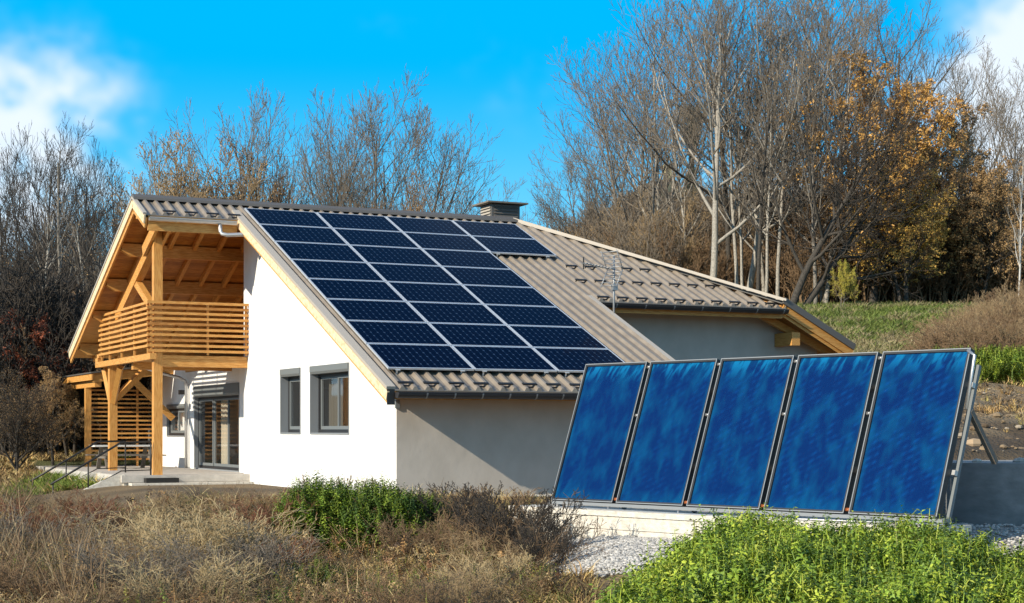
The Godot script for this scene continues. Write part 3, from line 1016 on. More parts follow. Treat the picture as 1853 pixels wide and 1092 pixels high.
func build_solar_panels():
	var rows := ["top", "second", "third", "fourth", "fifth", "sixth", "seventh", "bottom"]
	var cols := ["first column beside the white gable", "second column from the gable", "third column from the gable", "short fourth column near the chimney"]
	var down := L(0, -1, -SLOPE).normalized()
	var up := Vector3(0, 1, SLOPE).normalized()
	var w := 1.728
	var d := 1.219
	var frame := flat()
	for e in [[0.0, 0.0, w, 0.028], [0.0, d - 0.028, w, d], [0.0, 0.028, 0.028, d - 0.028], [w - 0.028, 0.028, w, d - 0.028]]:
		box(frame, Vector3(e[0], -0.036, e[1]), Vector3(e[2], 0.0, e[3]))
	frame.generate_normals()
	var fm := frame.commit()
	var gs := SurfaceTool.new()
	gs.begin(Mesh.PRIMITIVE_TRIANGLES)
	var q := [[0.028, 0.028, 0, 0], [w - 0.028, 0.028, 1, 0], [w - 0.028, d - 0.028, 1, 1], [0.028, 0.028, 0, 0], [w - 0.028, d - 0.028, 1, 1], [0.028, d - 0.028, 0, 1]]
	for p in q:
		gs.set_uv(Vector2(p[2], p[3]))
		gs.add_vertex(Vector3(p[0], -0.004, p[1]))
	gs.generate_normals()
	var gm := gs.commit()
	var ft := flat()
	box(ft, Vector3(0.18, -0.15, d - 0.06), Vector3(0.21, -0.036, d - 0.03))
	box(ft, Vector3(0.15, -0.05, d - 0.09), Vector3(0.24, -0.037, d + 0.015))
	ft.generate_normals()
	var foot := ft.commit()
	for c in 4:
		for r in (8 if c < 3 else 2):
			var rn: String = rows[r] if c < 3 else ["upper", "lower"][r]
			var o := thing("solar_panel", "dark blue rooftop solar panel, %s row, %s" % [rn, cols[c]], "solar panel", Vector3.ZERO, 0.0, "solar panels on the house roof")
			var b := Basis(Vector3.RIGHT, up, down)
			o.transform = house.transform * Transform3D(b, Vector3(-0.267 + 1.75 * c, 6.183, -8.80) + down * 1.241 * r)
			put_mesh("frame", fm, M.aluminium, o)
			put_mesh("cells", gm, M.solar_cells, o)
			if r == (7 if c < 3 else 1):
				for x in [0.0, 1.3]:
					var f := put_mesh("mounting_foot", foot, M.aluminium, o)
					f.position.x = x
	# television aerial on its mast
	var base := L(6.30, 3.15, hf(3.15) + 0.0)
	var t := thing("television_aerial", "thin metal television aerial on a mast above the right roof edge", "aerial", house_point(base), HOUSE_TURN)
	var st := smooth()
	tube(st, [Vector3(0.06, -0.45, 0), Vector3(0.06, 1.32, 0)], 0.024, 8)
	part("mast", st, M.steel_tube, t)
	st = flat()
	box(st, Vector3(0.02, -0.3, -0.04), Vector3(0.10, -0.22, 0.04))
	box(st, Vector3(0.02, 0.55, -0.05), Vector3(0.13, 0.70, 0.05))
	part("clamp", st, M.steel_tube, t)
	var c0 := Vector3(0.06, 1.0, 0.05)
	var dir := Vector3(-0.86, 0.06, 0.32).normalized()
	st = smooth()
	tube(st, [c0, c0 + dir * 1.05], 0.016, 6)
	part("boom", st, M.steel_tube, t)
	var across := dir.cross(Vector3.UP).normalized()
	for j in 9:
		st = smooth()
		var q0: Vector3 = c0 + dir * (0.2 + 0.1 * j)
		var l := 0.11 - 0.004 * j
		tube(st, [q0 - across * l, q0 + across * l], 0.010, 5)
		part("director", st, M.steel_tube, t)
	st = flat()
	bar(st, c0 + dir * 1.04 - Vector3(0, 0.13, 0), c0 + dir * 1.04 + Vector3(0, 0.13, 0), 0.02, 0.02, dir)
	part("boom_end", st, M.black_metal, t)
	for sgn in [-1.0, 1.0]:
		var arm: Vector3 = (dir * 0.55 + Vector3(0, sgn, 0)).normalized()
		for j in 5:
			st = smooth()
			var q1: Vector3 = c0 + arm * (0.06 + 0.09 * j)
			tube(st, [q1 - across * 0.26, q1 + across * 0.26], 0.010, 5)
			part("reflector_rod", st, M.steel_tube, t)
		for sd in [-0.22, 0.22]:
			st = smooth()
			tube(st, [c0 + across * sd, c0 + across * sd + arm * 0.46], 0.011, 5)
			part("reflector_arm", st, M.steel_tube, t)

# ---------------------------------------------------------------- terrace, steps, rails, table
func build_terrace():
	var st := flat()
	box(st, L(-3.0, 9.25, -0.16), L(0.248, 20.5, 0.0))
	st.generate_normals()
	var t := put_mesh("terrace", st.commit(), M.terrace_stone)
	t.transform = house.transform
	tag(t, "low stone terrace under the balcony and porch", "", "", "structure")
	st = flat()
	box(st, L(-2.85, 8.9, -0.9), L(0.0, 9.245, -0.17))
	box(st, L(-2.95, 9.3, -0.9), L(0.2, 20.4, -0.162))
	part("terrace_footing", st, M.concrete, t)
	# steps
	var s := thing("garden_steps", "pale concrete steps going down from the terrace between black handrails", "steps", HOUSE_AT, HOUSE_TURN)
	for j in 5:
		st = flat()
		box(st, L(-3.002 - 0.3 * (j + 1), 9.55, -1.2), L(-3.002 - 0.3 * j, 11.9, -0.14 * (j + 1)))
		part("step", st, M.terrace_stone, s)
	for vv in [9.38, 11.905]:
		st = flat()
		prism(st, [L(-2.9, vv, -1.2), L(-2.9, vv, 0.02), L(-3.1, vv, 0.02), L(-4.7, vv, -0.72), L(-4.7, vv, -1.2)], Vector3(0, 0, -0.16))
		part("stringer", st, M.concrete, s)
	for e in [[9.42, "nearer black metal handrail beside the pale steps in front of the terrace"], [12.0, "farther black metal handrail beside the pale steps, next to the grass"]]:
		var r := thing("handrail", e[1], "handrail", HOUSE_AT, HOUSE_TURN, "handrails of the garden steps")
		var vv: float = e[0]
		st = smooth()
		tube(st, [L(-2.3, vv, 0.77), L(-2.98, vv, 0.75), L(-3.9, vv, 0.2), L(-4.55, vv, -0.18)], 0.024, 8)
		part("top_rail", st, M.black_metal, r)
		st = smooth()
		tube(st, [L(-2.3, vv, 0.12), L(-2.98, vv, 0.10), L(-3.9, vv, -0.40), L(-4.5, vv, -0.62)], 0.014, 6)
		part("lower_rail", st, M.black_metal, r)
		for p in [[-2.3, 0.77, 0.0], [-3.72, 0.31, -0.42], [-4.5, -0.15, -0.75]]:
			st = smooth()
			tube(st, [L(p[0], vv, p[2]), L(p[0], vv, p[1])], 0.018, 8)
			part("rail_post", st, M.black_metal, r)
	# trough by the post
	var tr := thing("planter_trough", "low dark trough on the ground in front of the near balcony post", "trough", house_point(L(-2.5, 9.0, -0.3)), HOUSE_TURN)
	st = flat()
	var o := Vector3.ZERO
	for b in [[0.0, 0.0, 0.75, 0.03], [0.0, 0.22, 0.75, 0.25], [0.0, 0.03, 0.03, 0.22], [0.72, 0.03, 0.75, 0.22]]:
		box(st, Vector3(b[0], 0, -b[1]), Vector3(b[2], 0.24, -b[3]))
	part("box", st, M.black_metal, tr)
	st = flat()
	box(st, Vector3(0.03, 0.02, -0.03), Vector3(0.72, 0.19, -0.22))
	part("earth_fill", st, M.grey_timber, tr)
	# picnic table
	var pt := thing("picnic_table", "weathered wooden picnic table with attached benches on the terrace", "picnic table", house_point(L(-1.35, 16.2, 0)), HOUSE_TURN)
	pt.scale = Vector3(1.0, 0.84, 1.0)
	for j in 5:
		st = flat()
		box(st, Vector3(-0.9, 0.70, -0.35 + 0.142 * j), Vector3(0.9, 0.75, -0.35 + 0.142 * j + 0.13))
		part("top_board", st, M.white_paint, pt)  # white boards: sun glare on the table top put into the colour
	for sd in [-1.0, 1.0]:
		for j in 2:
			st = flat()
			var z: float = sd * (0.64 + 0.14 * j)
			box(st, Vector3(-0.9, 0.41, z - 0.06), Vector3(0.9, 0.45, z + 0.06))
			part("bench_board", st, M.grey_timber, pt)
		for z in [-1.0, 1.0]:
			st = flat()
			bar(st, Vector3(0.6 * sd, 0.0, 0.62 * z), Vector3(0.6 * sd, 0.71, 0.22 * z), 0.05, 0.11, Vector3(1, 0, 0))
			part("leg", st, M.grey_timber, pt)
		st = flat()
		box(st, Vector3(0.6 * sd - 0.055, 0.33, -0.82), Vector3(0.6 * sd - 0.028, 0.408, 0.82))
		part("cross_bar", st, M.grey_timber, pt)

# ---------------------------------------------------------------- thermal collectors on their plinth, tank behind
func build_collectors():
	var bl := Vector3(0.552, 0.03, -24.12)
	var br := Vector3(4.93, 0.03, -19.15)
	var dir := (br - bl).normalized()
	var back := Vector3(-dir.z, 0, dir.x)
	if back.z > 0.0:
		back = -back
	var yaw := atan2(-dir.z, dir.x)
	var length := bl.distance_to(br)
	var step := length / 5.0
	var turn := atan2(-dir.z, dir.x)
	var lean := 0.70
	var rise := 1.98
	var slant := Vector2(lean, rise).length()
	var upv := Vector3(0, rise, -lean).normalized()      # local: x along the row, -z back
	var nrm := Vector3(0, lean, rise).normalized()
	var w := step - 0.075
	var names := ["nearest the grey house wall", "second from the house wall", "middle one of the five", "second from the concrete tank", "nearest the concrete tank"]
	for k in 5:
		var o := thing("thermal_collector", "tall blue glass solar collector leaning back, %s" % names[k], "solar collector", bl + dir * (step * k + 0.03), turn, "thermal collectors in a row on the plinth")
		o.basis = o.basis * Basis(Vector3.RIGHT, upv, nrm)
		var st := flat()
		var b := 0.035
		for e in [[0.0, 0.0, w, b], [0.0, slant - b, w, slant], [0.0, b, b, slant - b], [w - b, b, w, slant - b]]:
			box(st, Vector3(e[0], e[1], -0.085), Vector3(e[2], e[3], 0.005))
		part("frame", st, M.dark_frame, o)
		st = flat()
		for e in [[0.0, 0.0, w, 0.012], [0.0, slant - 0.012, w, slant], [0.0, 0.012, 0.012, slant - 0.012], [w - 0.012, 0.012, w, slant - 0.012]]:
			box(st, Vector3(e[0] , e[1], 0.0055), Vector3(e[2], e[3], 0.012))
		part("frame_lip", st, M.light_frame, o)
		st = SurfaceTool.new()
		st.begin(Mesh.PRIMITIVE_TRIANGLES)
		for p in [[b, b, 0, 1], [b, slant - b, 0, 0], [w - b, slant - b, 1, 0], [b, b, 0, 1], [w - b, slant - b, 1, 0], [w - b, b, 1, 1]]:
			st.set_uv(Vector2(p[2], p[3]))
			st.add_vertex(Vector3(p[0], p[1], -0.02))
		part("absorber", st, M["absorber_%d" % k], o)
		st = flat()
		quad(st, Vector3(b, b, -0.004), Vector3(w - b, b, -0.004), Vector3(w - b, slant - b, -0.004), Vector3(b, slant - b, -0.004), Vector3(0, 0, 1))
		part("glass_pane", st, M.collector_glass, o)
		st = flat()
		box(st, Vector3(0.01, 0.01, -0.10), Vector3(w - 0.01, slant - 0.01, -0.086))
		part("back_plate", st, M.light_frame, o)
		# pipe joints between neighbours
		if k < 4:
			for y in [0.06, slant * 0.62, slant - 0.07]:
				st = smooth()
				tube(st, [Vector3(w, y, -0.03), Vector3(w + 0.075, y, -0.03)], 0.022, 8)
				part("pipe_joint", st, M.copper if y < 0.1 else M.zinc, o)
	# steel rack that carries them
	var rack := thing("collector_rack", "metal rack with rails and raking struts that carries the blue collectors", "rack", bl, turn)
	var st := flat()
	box(st, Vector3(-0.02, -0.055, -0.13), Vector3(length + 0.05, -0.012, 0.03))
	part("bottom_rail", st, M.light_frame, rack)
	for f in [0.28, 0.80]:
		st = flat()
		var c: Vector3 = upv * slant * f - nrm * 0.135
		bar(st, c, c + Vector3(length, 0, 0), 0.06, 0.06, nrm)
		part("cross_rail", st, M.zinc, rack)
	for k in 6:
		var x := clampf(step * k, 0.03, length - 0.03)
		st = flat()
		bar(st, Vector3(x, -0.03, 0) - nrm * 0.19, Vector3(x, 0, 0) + upv * slant * 0.93 - nrm * 0.19, 0.05, 0.05, nrm)
		part("leaning_bar", st, M.grey_frame, rack)
		st = flat()
		bar(st, Vector3(x, 0, 0) + upv * slant * 0.66 - nrm * 0.2, Vector3(x + 0.02, 0.62 if k == 5 else -0.15, -1.15 if k == 5 else -1.75), 0.06, 0.06, nrm)
		part("strut", st, M.grey_timber, rack)
		st = smooth()
		tube(st, [Vector3(x - 0.1, -0.055, 0.02), Vector3(x - 0.1, -0.13, 0.04)], 0.014, 6)
		part("foot", st, M.zinc, rack)
	st = smooth()
	tube(st, [Vector3(0.3, -0.09, 0.07), Vector3(length * 0.5, -0.1, 0.09), Vector3(length + 0.1, -0.075, 0.06)], 0.012, 6)
	part("feed_pipe", st, M.zinc, rack)
	st = smooth()
	tube(st, [Vector3(length - 0.06, slant * 0.93, -lean * 0.93), Vector3(length + 0.045, slant * 0.9, -lean * 0.9), Vector3(length + 0.03, slant * 0.6, -lean * 0.62 - 0.05)], 0.02, 6)
	part("pipe_joint", st, M.zinc, rack)
	# plinth, cast in lengths with open joints under a slightly proud top slab
	var pl := thing("concrete_plinth", "long pale concrete plinth under the row of blue collectors", "plinth", bl, turn)
	var bay := (length + 0.62) / 4.0
	for k in 4:
		st = flat()
		box(st, Vector3(-0.60 + bay * k + 0.006, -0.66, -0.53), Vector3(-0.60 + bay * (k + 1) - 0.006, -0.36, 0.22))
		box(st, Vector3(-0.60 + bay * k + 0.006, -0.352, -0.53), Vector3(-0.60 + bay * (k + 1) - 0.006, -0.175, 0.225))
		part("cast_block", st, M.concrete, pl)
	st = flat()
	box(st, Vector3(-0.63, -0.172, -0.56), Vector3(length + 0.05, -0.10, 0.25))
	part("top_slab", st, M.concrete, pl)
	st = flat()
	box(st, Vector3(-0.57, -0.66, -0.51), Vector3(length - 0.01, -0.173, 0.20))
	part("core", st, M.dark_concrete, pl)
	# tank
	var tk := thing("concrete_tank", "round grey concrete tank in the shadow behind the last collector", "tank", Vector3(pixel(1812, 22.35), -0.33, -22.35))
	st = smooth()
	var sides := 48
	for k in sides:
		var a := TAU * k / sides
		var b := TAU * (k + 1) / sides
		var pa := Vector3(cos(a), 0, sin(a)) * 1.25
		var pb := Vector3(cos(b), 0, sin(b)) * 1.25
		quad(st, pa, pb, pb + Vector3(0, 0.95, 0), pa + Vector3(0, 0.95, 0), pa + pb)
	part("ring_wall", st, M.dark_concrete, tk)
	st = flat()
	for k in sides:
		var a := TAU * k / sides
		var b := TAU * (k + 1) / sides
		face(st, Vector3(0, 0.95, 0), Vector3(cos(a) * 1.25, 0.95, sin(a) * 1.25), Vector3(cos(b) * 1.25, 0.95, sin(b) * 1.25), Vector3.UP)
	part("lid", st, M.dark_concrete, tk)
	# stones and a rag lying on the tank's rim and the bank
	var lumps := [[1768, 21.6, 0.62, 0.05, Color(0.5, 0.46, 0.4), "pale stone on the rim of the concrete tank, left of the others"], [1846, 21.6, 0.62, 0.07, Color(0.42, 0.38, 0.33), "rounded stone on the concrete tank rim at the photo's right edge"], [1762, 24.4, 0.72, 0.12, Color(0.38, 0.28, 0.18), "brown clod of earth on the bank right beside the last collector"]]
	for l in lumps:
		var lm := stone_mesh(5)
		var m := mat("stone_%d" % int(l[0]), l[4], 0.9)
		var s := put_mesh("stone", lm, m)
		s.position = Vector3(pixel(l[0], l[1]), l[2] + 0.02, -l[1])
		if l[1] > 24.0:
			s.position.y = ground(s.position.x, l[1]) + 0.03
		s.scale = Vector3(1.3, 0.7, 1.0) * float(l[3])
		tag(s, l[5], "stone")
	var fp := at(1695, 46.5)
	st = flat()
	box(st, Vector3(-0.045, -0.3, -0.045), Vector3(0.045, 0.72, 0.045))
	prism(st, [Vector3(-0.045, 0.72, -0.045), Vector3(0.045, 0.72, -0.045), Vector3(0.0, 0.76, -0.045)], Vector3(0, 0, 0.09))
	st.generate_normals()
	var po := put_mesh("fence_post", st.commit(), M.white_paint)
	po.position = fp
	tag(po, "short white fence post standing in the meadow above the last collector", "post")

func stone_mesh(sd: int) -> Mesh:
	var r := RandomNumberGenerator.new()
	r.seed = sd
	var st := flat()
	var rows := 4
	var cols := 7
	var pts := []
	for y in rows + 1:
		var row := []
		for x in cols:
			var a := TAU * x / cols
			var e := PI * y / rows - PI / 2
			row.append(Vector3(cos(a) * cos(e), sin(e), sin(a) * cos(e)) * r.randf_range(0.82, 1.12))
		if y == 0 or y == rows:
			for x in cols:
				row[x] = Vector3(0, -0.95 if y == 0 else 0.95, 0)
		pts.append(row)
	for y in rows:
		for x in cols:
			var a: Vector3 = pts[y][x]
			var b: Vector3 = pts[y][(x + 1) % cols]
			var c: Vector3 = pts[y + 1][(x + 1) % cols]
			var d: Vector3 = pts[y + 1][x]
			quad(st, a, b, c, d, a + b + c + d)
	st.generate_normals()
	return st.commit()

func build_far_buildings():
	# yellow house on the hilltop
	var p := Vector3(pixel(1215, 140), ground(pixel(1215, 140), 140) + 2.2, -140.0)
	var h := thing("hilltop_house", "pale yellow house with a dark roof on the hilltop among bare trees", "house", p, 0.5)
	var st := flat()
	prism(st, [Vector3(-1.4, -3, 0), Vector3(1.4, -3, 0), Vector3(1.4, 1.6, 0), Vector3(0, 3.0, 0), Vector3(-1.4, 1.6, 0)], Vector3(0, 0, -4.5))
	var wm := mat("yellow_plaster", Color(0.62, 0.52, 0.28), 0.9)
	part("wall", st, wm, h)
	st = flat()
	for s in [-1.0, 1.0]:
		prism(st, [Vector3(0, 3.15, 0.3), Vector3(s * 1.8, 1.35, 0.3), Vector3(s * 1.8, 1.25, 0.3), Vector3(0, 3.02, 0.3)], Vector3(0, 0, -5.0))
	var rf := part("roof", st, M.twig_dark, h)
	st = flat()
	box(st, Vector3(-0.3, 2.9, -0.8), Vector3(0.3, 4.3, -0.3))
	part("chimney", st, wm, rf)
	st = flat()
	box(st, Vector3(1.42, -3, -0.6), Vector3(6.0, 1.0, -4.0))
	part("wing", st, wm, h)
	st = flat()
	prism(st, [Vector3(1.42, 1.0, -0.3), Vector3(1.42, 2.2, -2.3), Vector3(1.42, 1.0, -4.3)], Vector3(4.9, 0, 0))
	part("wing_roof", st, M.ridge_metal, h)
	st = flat()
	box(st, Vector3(-0.4, 0.3, 0.002), Vector3(0.4, 1.3, 0.05))
	part("window", st, M.dark_frame, h)
	# white shed between the trunks
	var q := at(1421, 84)
	var sh := thing("white_shed", "small white outbuilding glimpsed between tree trunks behind the wing roof", "shed", q, 0.2)
	st = flat()
	box(st, Vector3(-0.55, -0.5, -1.6), Vector3(0.55, 1.5, 0.0))
	part("wall", st, M.white_paint, sh)
	st = flat()
	prism(st, [Vector3(-0.7, 1.5, 0.15), Vector3(0.7, 1.5, 0.15), Vector3(0, 2.0, 0.15)], Vector3(0, 0, -1.9))
	part("roof", st, M.ridge_metal, sh)
	st = flat()
	box(st, Vector3(-0.2, -0.5, 0.002), Vector3(0.25, 1.0, 0.04))
	part("door", st, M.grey_timber, sh)

# ---------------------------------------------------------------- trees
# level: [segments, sides, wobble, upturn, children, first child at, angle, length ratio]
const ASH := [[11, 7, 0.06, 0.03, 13, 0.24, 50.0, 0.56], [8, 5, 0.12, 0.09, 8, 0.18, 42.0, 0.46], [5, 3, 0.14, 0.10, 6, 0.15, 40.0, 0.54], [3, 3, 0.14, 0.16, 2, 0.25, 32.0, 0.6], [2, 3, 0.12, 0.14, 0, 0, 0, 0]]
const POLE := [[11, 6, 0.05, 0.04, 14, 0.32, 38.0, 0.27], [5, 4, 0.12, 0.14, 6, 0.18, 38.0, 0.5], [4, 3, 0.14, 0.12, 3, 0.2, 36.0, 0.55], [2, 3, 0.16, 0.12, 0, 0, 0, 0]]
const BUSHY := [[7, 6, 0.08, 0.05, 13, 0.12, 46.0, 0.72], [6, 4, 0.14, 0.12, 9, 0.14, 40.0, 0.48], [4, 3, 0.16, 0.12, 6, 0.12, 38.0, 0.55], [3, 3, 0.18, 0.13, 3, 0.2, 36.0, 0.55], [2, 3, 0.15, 0.12, 0, 0, 0, 0]]
const BROAD := [[9, 8, 0.09, 0.02, 14, 0.22, 56.0, 0.62], [8, 5, 0.15, 0.05, 9, 0.18, 46.0, 0.46], [5, 3, 0.18, 0.04, 6, 0.15, 42.0, 0.5], [3, 3, 0.2, 0.04, 3, 0.2, 40.0, 0.55], [2, 3, 0.2, 0.05, 0, 0, 0, 0]]
const SHRUB := [[6, 4, 0.14, 0.03, 9, 0.15, 34.0, 0.42], [4, 3, 0.18, 0.06, 6, 0.15, 38.0, 0.5], [3, 3, 0.2, 0.06, 3, 0.2, 38.0, 0.5], [2, 3, 0.2, 0.05, 0, 0, 0, 0]]
const BRAMBLE := [[7, 3, 0.22, -0.05, 6, 0.2, 48.0, 0.45], [4, 3, 0.3, 0.0, 4, 0.2, 48.0, 0.5], [3, 3, 0.3, 0.0, 0, 0, 0, 0]]
var least := 0.011

func clear_plant():
	tv.clear(); tn.clear(); ti.clear(); cv.clear(); cn.clear(); ci.clear(); tips.clear()

func grow(p: Vector3, d: Vector3, r: float, length: float, lvl: int, cfg: Array, split: int):
	var c: Array = cfg[lvl]
	var segs: int = c[0]
	var sides: int = c[1]
	var woody := lvl < split
	var pts := PackedVector3Array()
	var dirs := PackedVector3Array()
	var rads := PackedFloat32Array()
	var step := length / segs
	var last: bool = c[4] == 0
	for k in segs + 1:
		pts.append(p)
		dirs.append(d)
		rads.append(maxf(r * (1.0 - (0.75 if not last else 0.5) * k / segs), least * 0.75))
		d = (d + Vector3(rng.randf_range(-1, 1), rng.randf_range(-1, 1), rng.randf_range(-1, 1)) * c[2] + Vector3(0, c[3], 0)).normalized()
		p += d * step
	var ref := Vector3.UP if absf(dirs[0].y) < 0.9 else Vector3.RIGHT
	var base := tv.size() if woody else cv.size()
	for k in segs + 1:
		var s := dirs[k].cross(ref).normalized()
		var q := s.cross(dirs[k])
		for j in sides:
			var a := TAU * j / sides
			var n := s * cos(a) + q * sin(a)
			if woody:
				tv.append(pts[k] + n * rads[k])
				tn.append(n)
			else:
				cv.append(pts[k] + n * rads[k])
				cn.append(n)
	for k in segs:
		for j in sides:
			var a := base + k * sides + j
			var b := base + k * sides + (j + 1) % sides
			if woody:
				ti.append_array([a, b, a + sides, b, b + sides, a + sides])
			else:
				ci.append_array([a, b, a + sides, b, b + sides, a + sides])
	if last or lvl >= cfg.size() - 2:
		tips.append(pts[segs])
		tips.append(pts[segs / 2 + 1] if segs > 1 else pts[0])
	if last:
		return
	var count: int = c[4]
	var az := rng.randf() * TAU
	for k in count:
		var t: float = lerpf(c[5], 0.98, (k + rng.randf() * 0.8) / count)
		var f := t * segs
		var i := mini(int(f), segs - 1)
		var at_p := pts[i].lerp(pts[i + 1], f - i)
		var dd := dirs[mini(i + 1, segs)]
		az += 2.4 + rng.randf_range(-0.5, 0.5)
		var s := dd.cross(Vector3(0.3, 0.2, 0.93)).normalized()
		var side := s.rotated(dd, az)
		var ang: float = deg_to_rad(c[6] * rng.randf_range(0.75, 1.25)) * (1.08 - 0.35 * t)
		var nd := (dd * cos(ang) + side * sin(ang)).normalized()
		var ratio: float = c[7] * (1.18 - 0.66 * t) * rng.randf_range(0.72, 1.25)
		var rr := lerpf(rads[i], rads[i + 1], f - i) * 0.62
		grow(at_p, nd, maxf(rr, least), length * ratio, lvl + 1, cfg, split)

func packed_mesh(v: PackedVector3Array, n: PackedVector3Array, i: PackedInt32Array) -> ArrayMesh:
	var arr := []
	arr.resize(Mesh.ARRAY_MAX)
	arr[Mesh.ARRAY_VERTEX] = v
	arr[Mesh.ARRAY_NORMAL] = n
	arr[Mesh.ARRAY_INDEX] = i
	var m := ArrayMesh.new()
	m.add_surface_from_arrays(Mesh.PRIMITIVE_TRIANGLES, arr)
	return m

func leaf_mesh(spots: PackedVector3Array, each: int, size: float, spread: float, every := 1) -> ArrayMesh:
	var v := PackedVector3Array()
	var n := PackedVector3Array()
	var ix := PackedInt32Array()
	for k in range(0, spots.size(), every):
		for j in each:
			var c := spots[k] + Vector3(rng.randf_range(-1, 1), rng.randf_range(-1, 0.6), rng.randf_range(-1, 1)) * spread
			var a := Vector3(rng.randf_range(-1, 1), rng.randf_range(-1, 0.3), rng.randf_range(-1, 1)).normalized()
			var b := a.cross(Vector3(rng.randf_range(-1, 1), rng.randf_range(-1, 1), rng.randf_range(-1, 1))).normalized()
			var nn := a.cross(b).normalized()
			if nn.y < 0.0:
				nn = -nn
				b = -b
			var s := size * rng.randf_range(0.6, 1.3)
			var at0 := v.size()
			v.append(c - a * s); v.append(c + b * s * 0.5 + nn * s * 0.15); v.append(c + a * s); v.append(c - b * s * 0.5 + nn * s * 0.15)
			for q in 4:
				n.append(nn)
			ix.append_array([at0, at0 + 1, at0 + 2, at0, at0 + 2, at0 + 3])
	return packed_mesh(v, n, ix)

func tree_kind(sd: int, cfg: Array, length: float, r: float, stems: Array, leaves := 0, size := 0.1, every := 1) -> Dictionary:
	clear_plant()
	rng.seed = sd
	for s in stems:
		grow(Vector3(s[0], -0.3, s[1]), Vector3(s[2], 1, s[3]).normalized(), r * s[4], length * s[4], 0, cfg, 2)
	var top := 0.0
	for p in cv:
		top = maxf(top, p.y)
	var d := {"trunk": packed_mesh(tv, tn, ti), "crown": packed_mesh(cv, cn, ci), "top": top}
	if leaves > 0:
		d.leaves = leaf_mesh(tips, leaves, size, 0.16, every)
	return d

func plant(kind: Dictionary, called: String, px: float, d: float, ytop: float, bark: String, twig: String, label: String, leaf := "", turn := 0.0, lean := 0.0, wide := 1.0, group := "") -> Node3D:
	var p := at(px, d)
	var tall := (HORIZON - ytop) / FOCAL * d + EYE - p.y
	var s: float = tall / kind.top
	var o := thing(called, label, "tree", p, 0.0, group)
	o.basis = Basis(Vector3(0, 0, 1), lean) * Basis(Vector3.UP, turn)
	o.scale = Vector3(s * wide, s, s * wide)
	put_mesh("trunk", kind.trunk, M[bark], o)
	put_mesh("crown", kind.crown, M[twig], o)
	if leaf:
		var l := put_mesh("foliage", kind.leaves, M[leaf], o)
		l.set_meta("kind", "stuff")
	return o

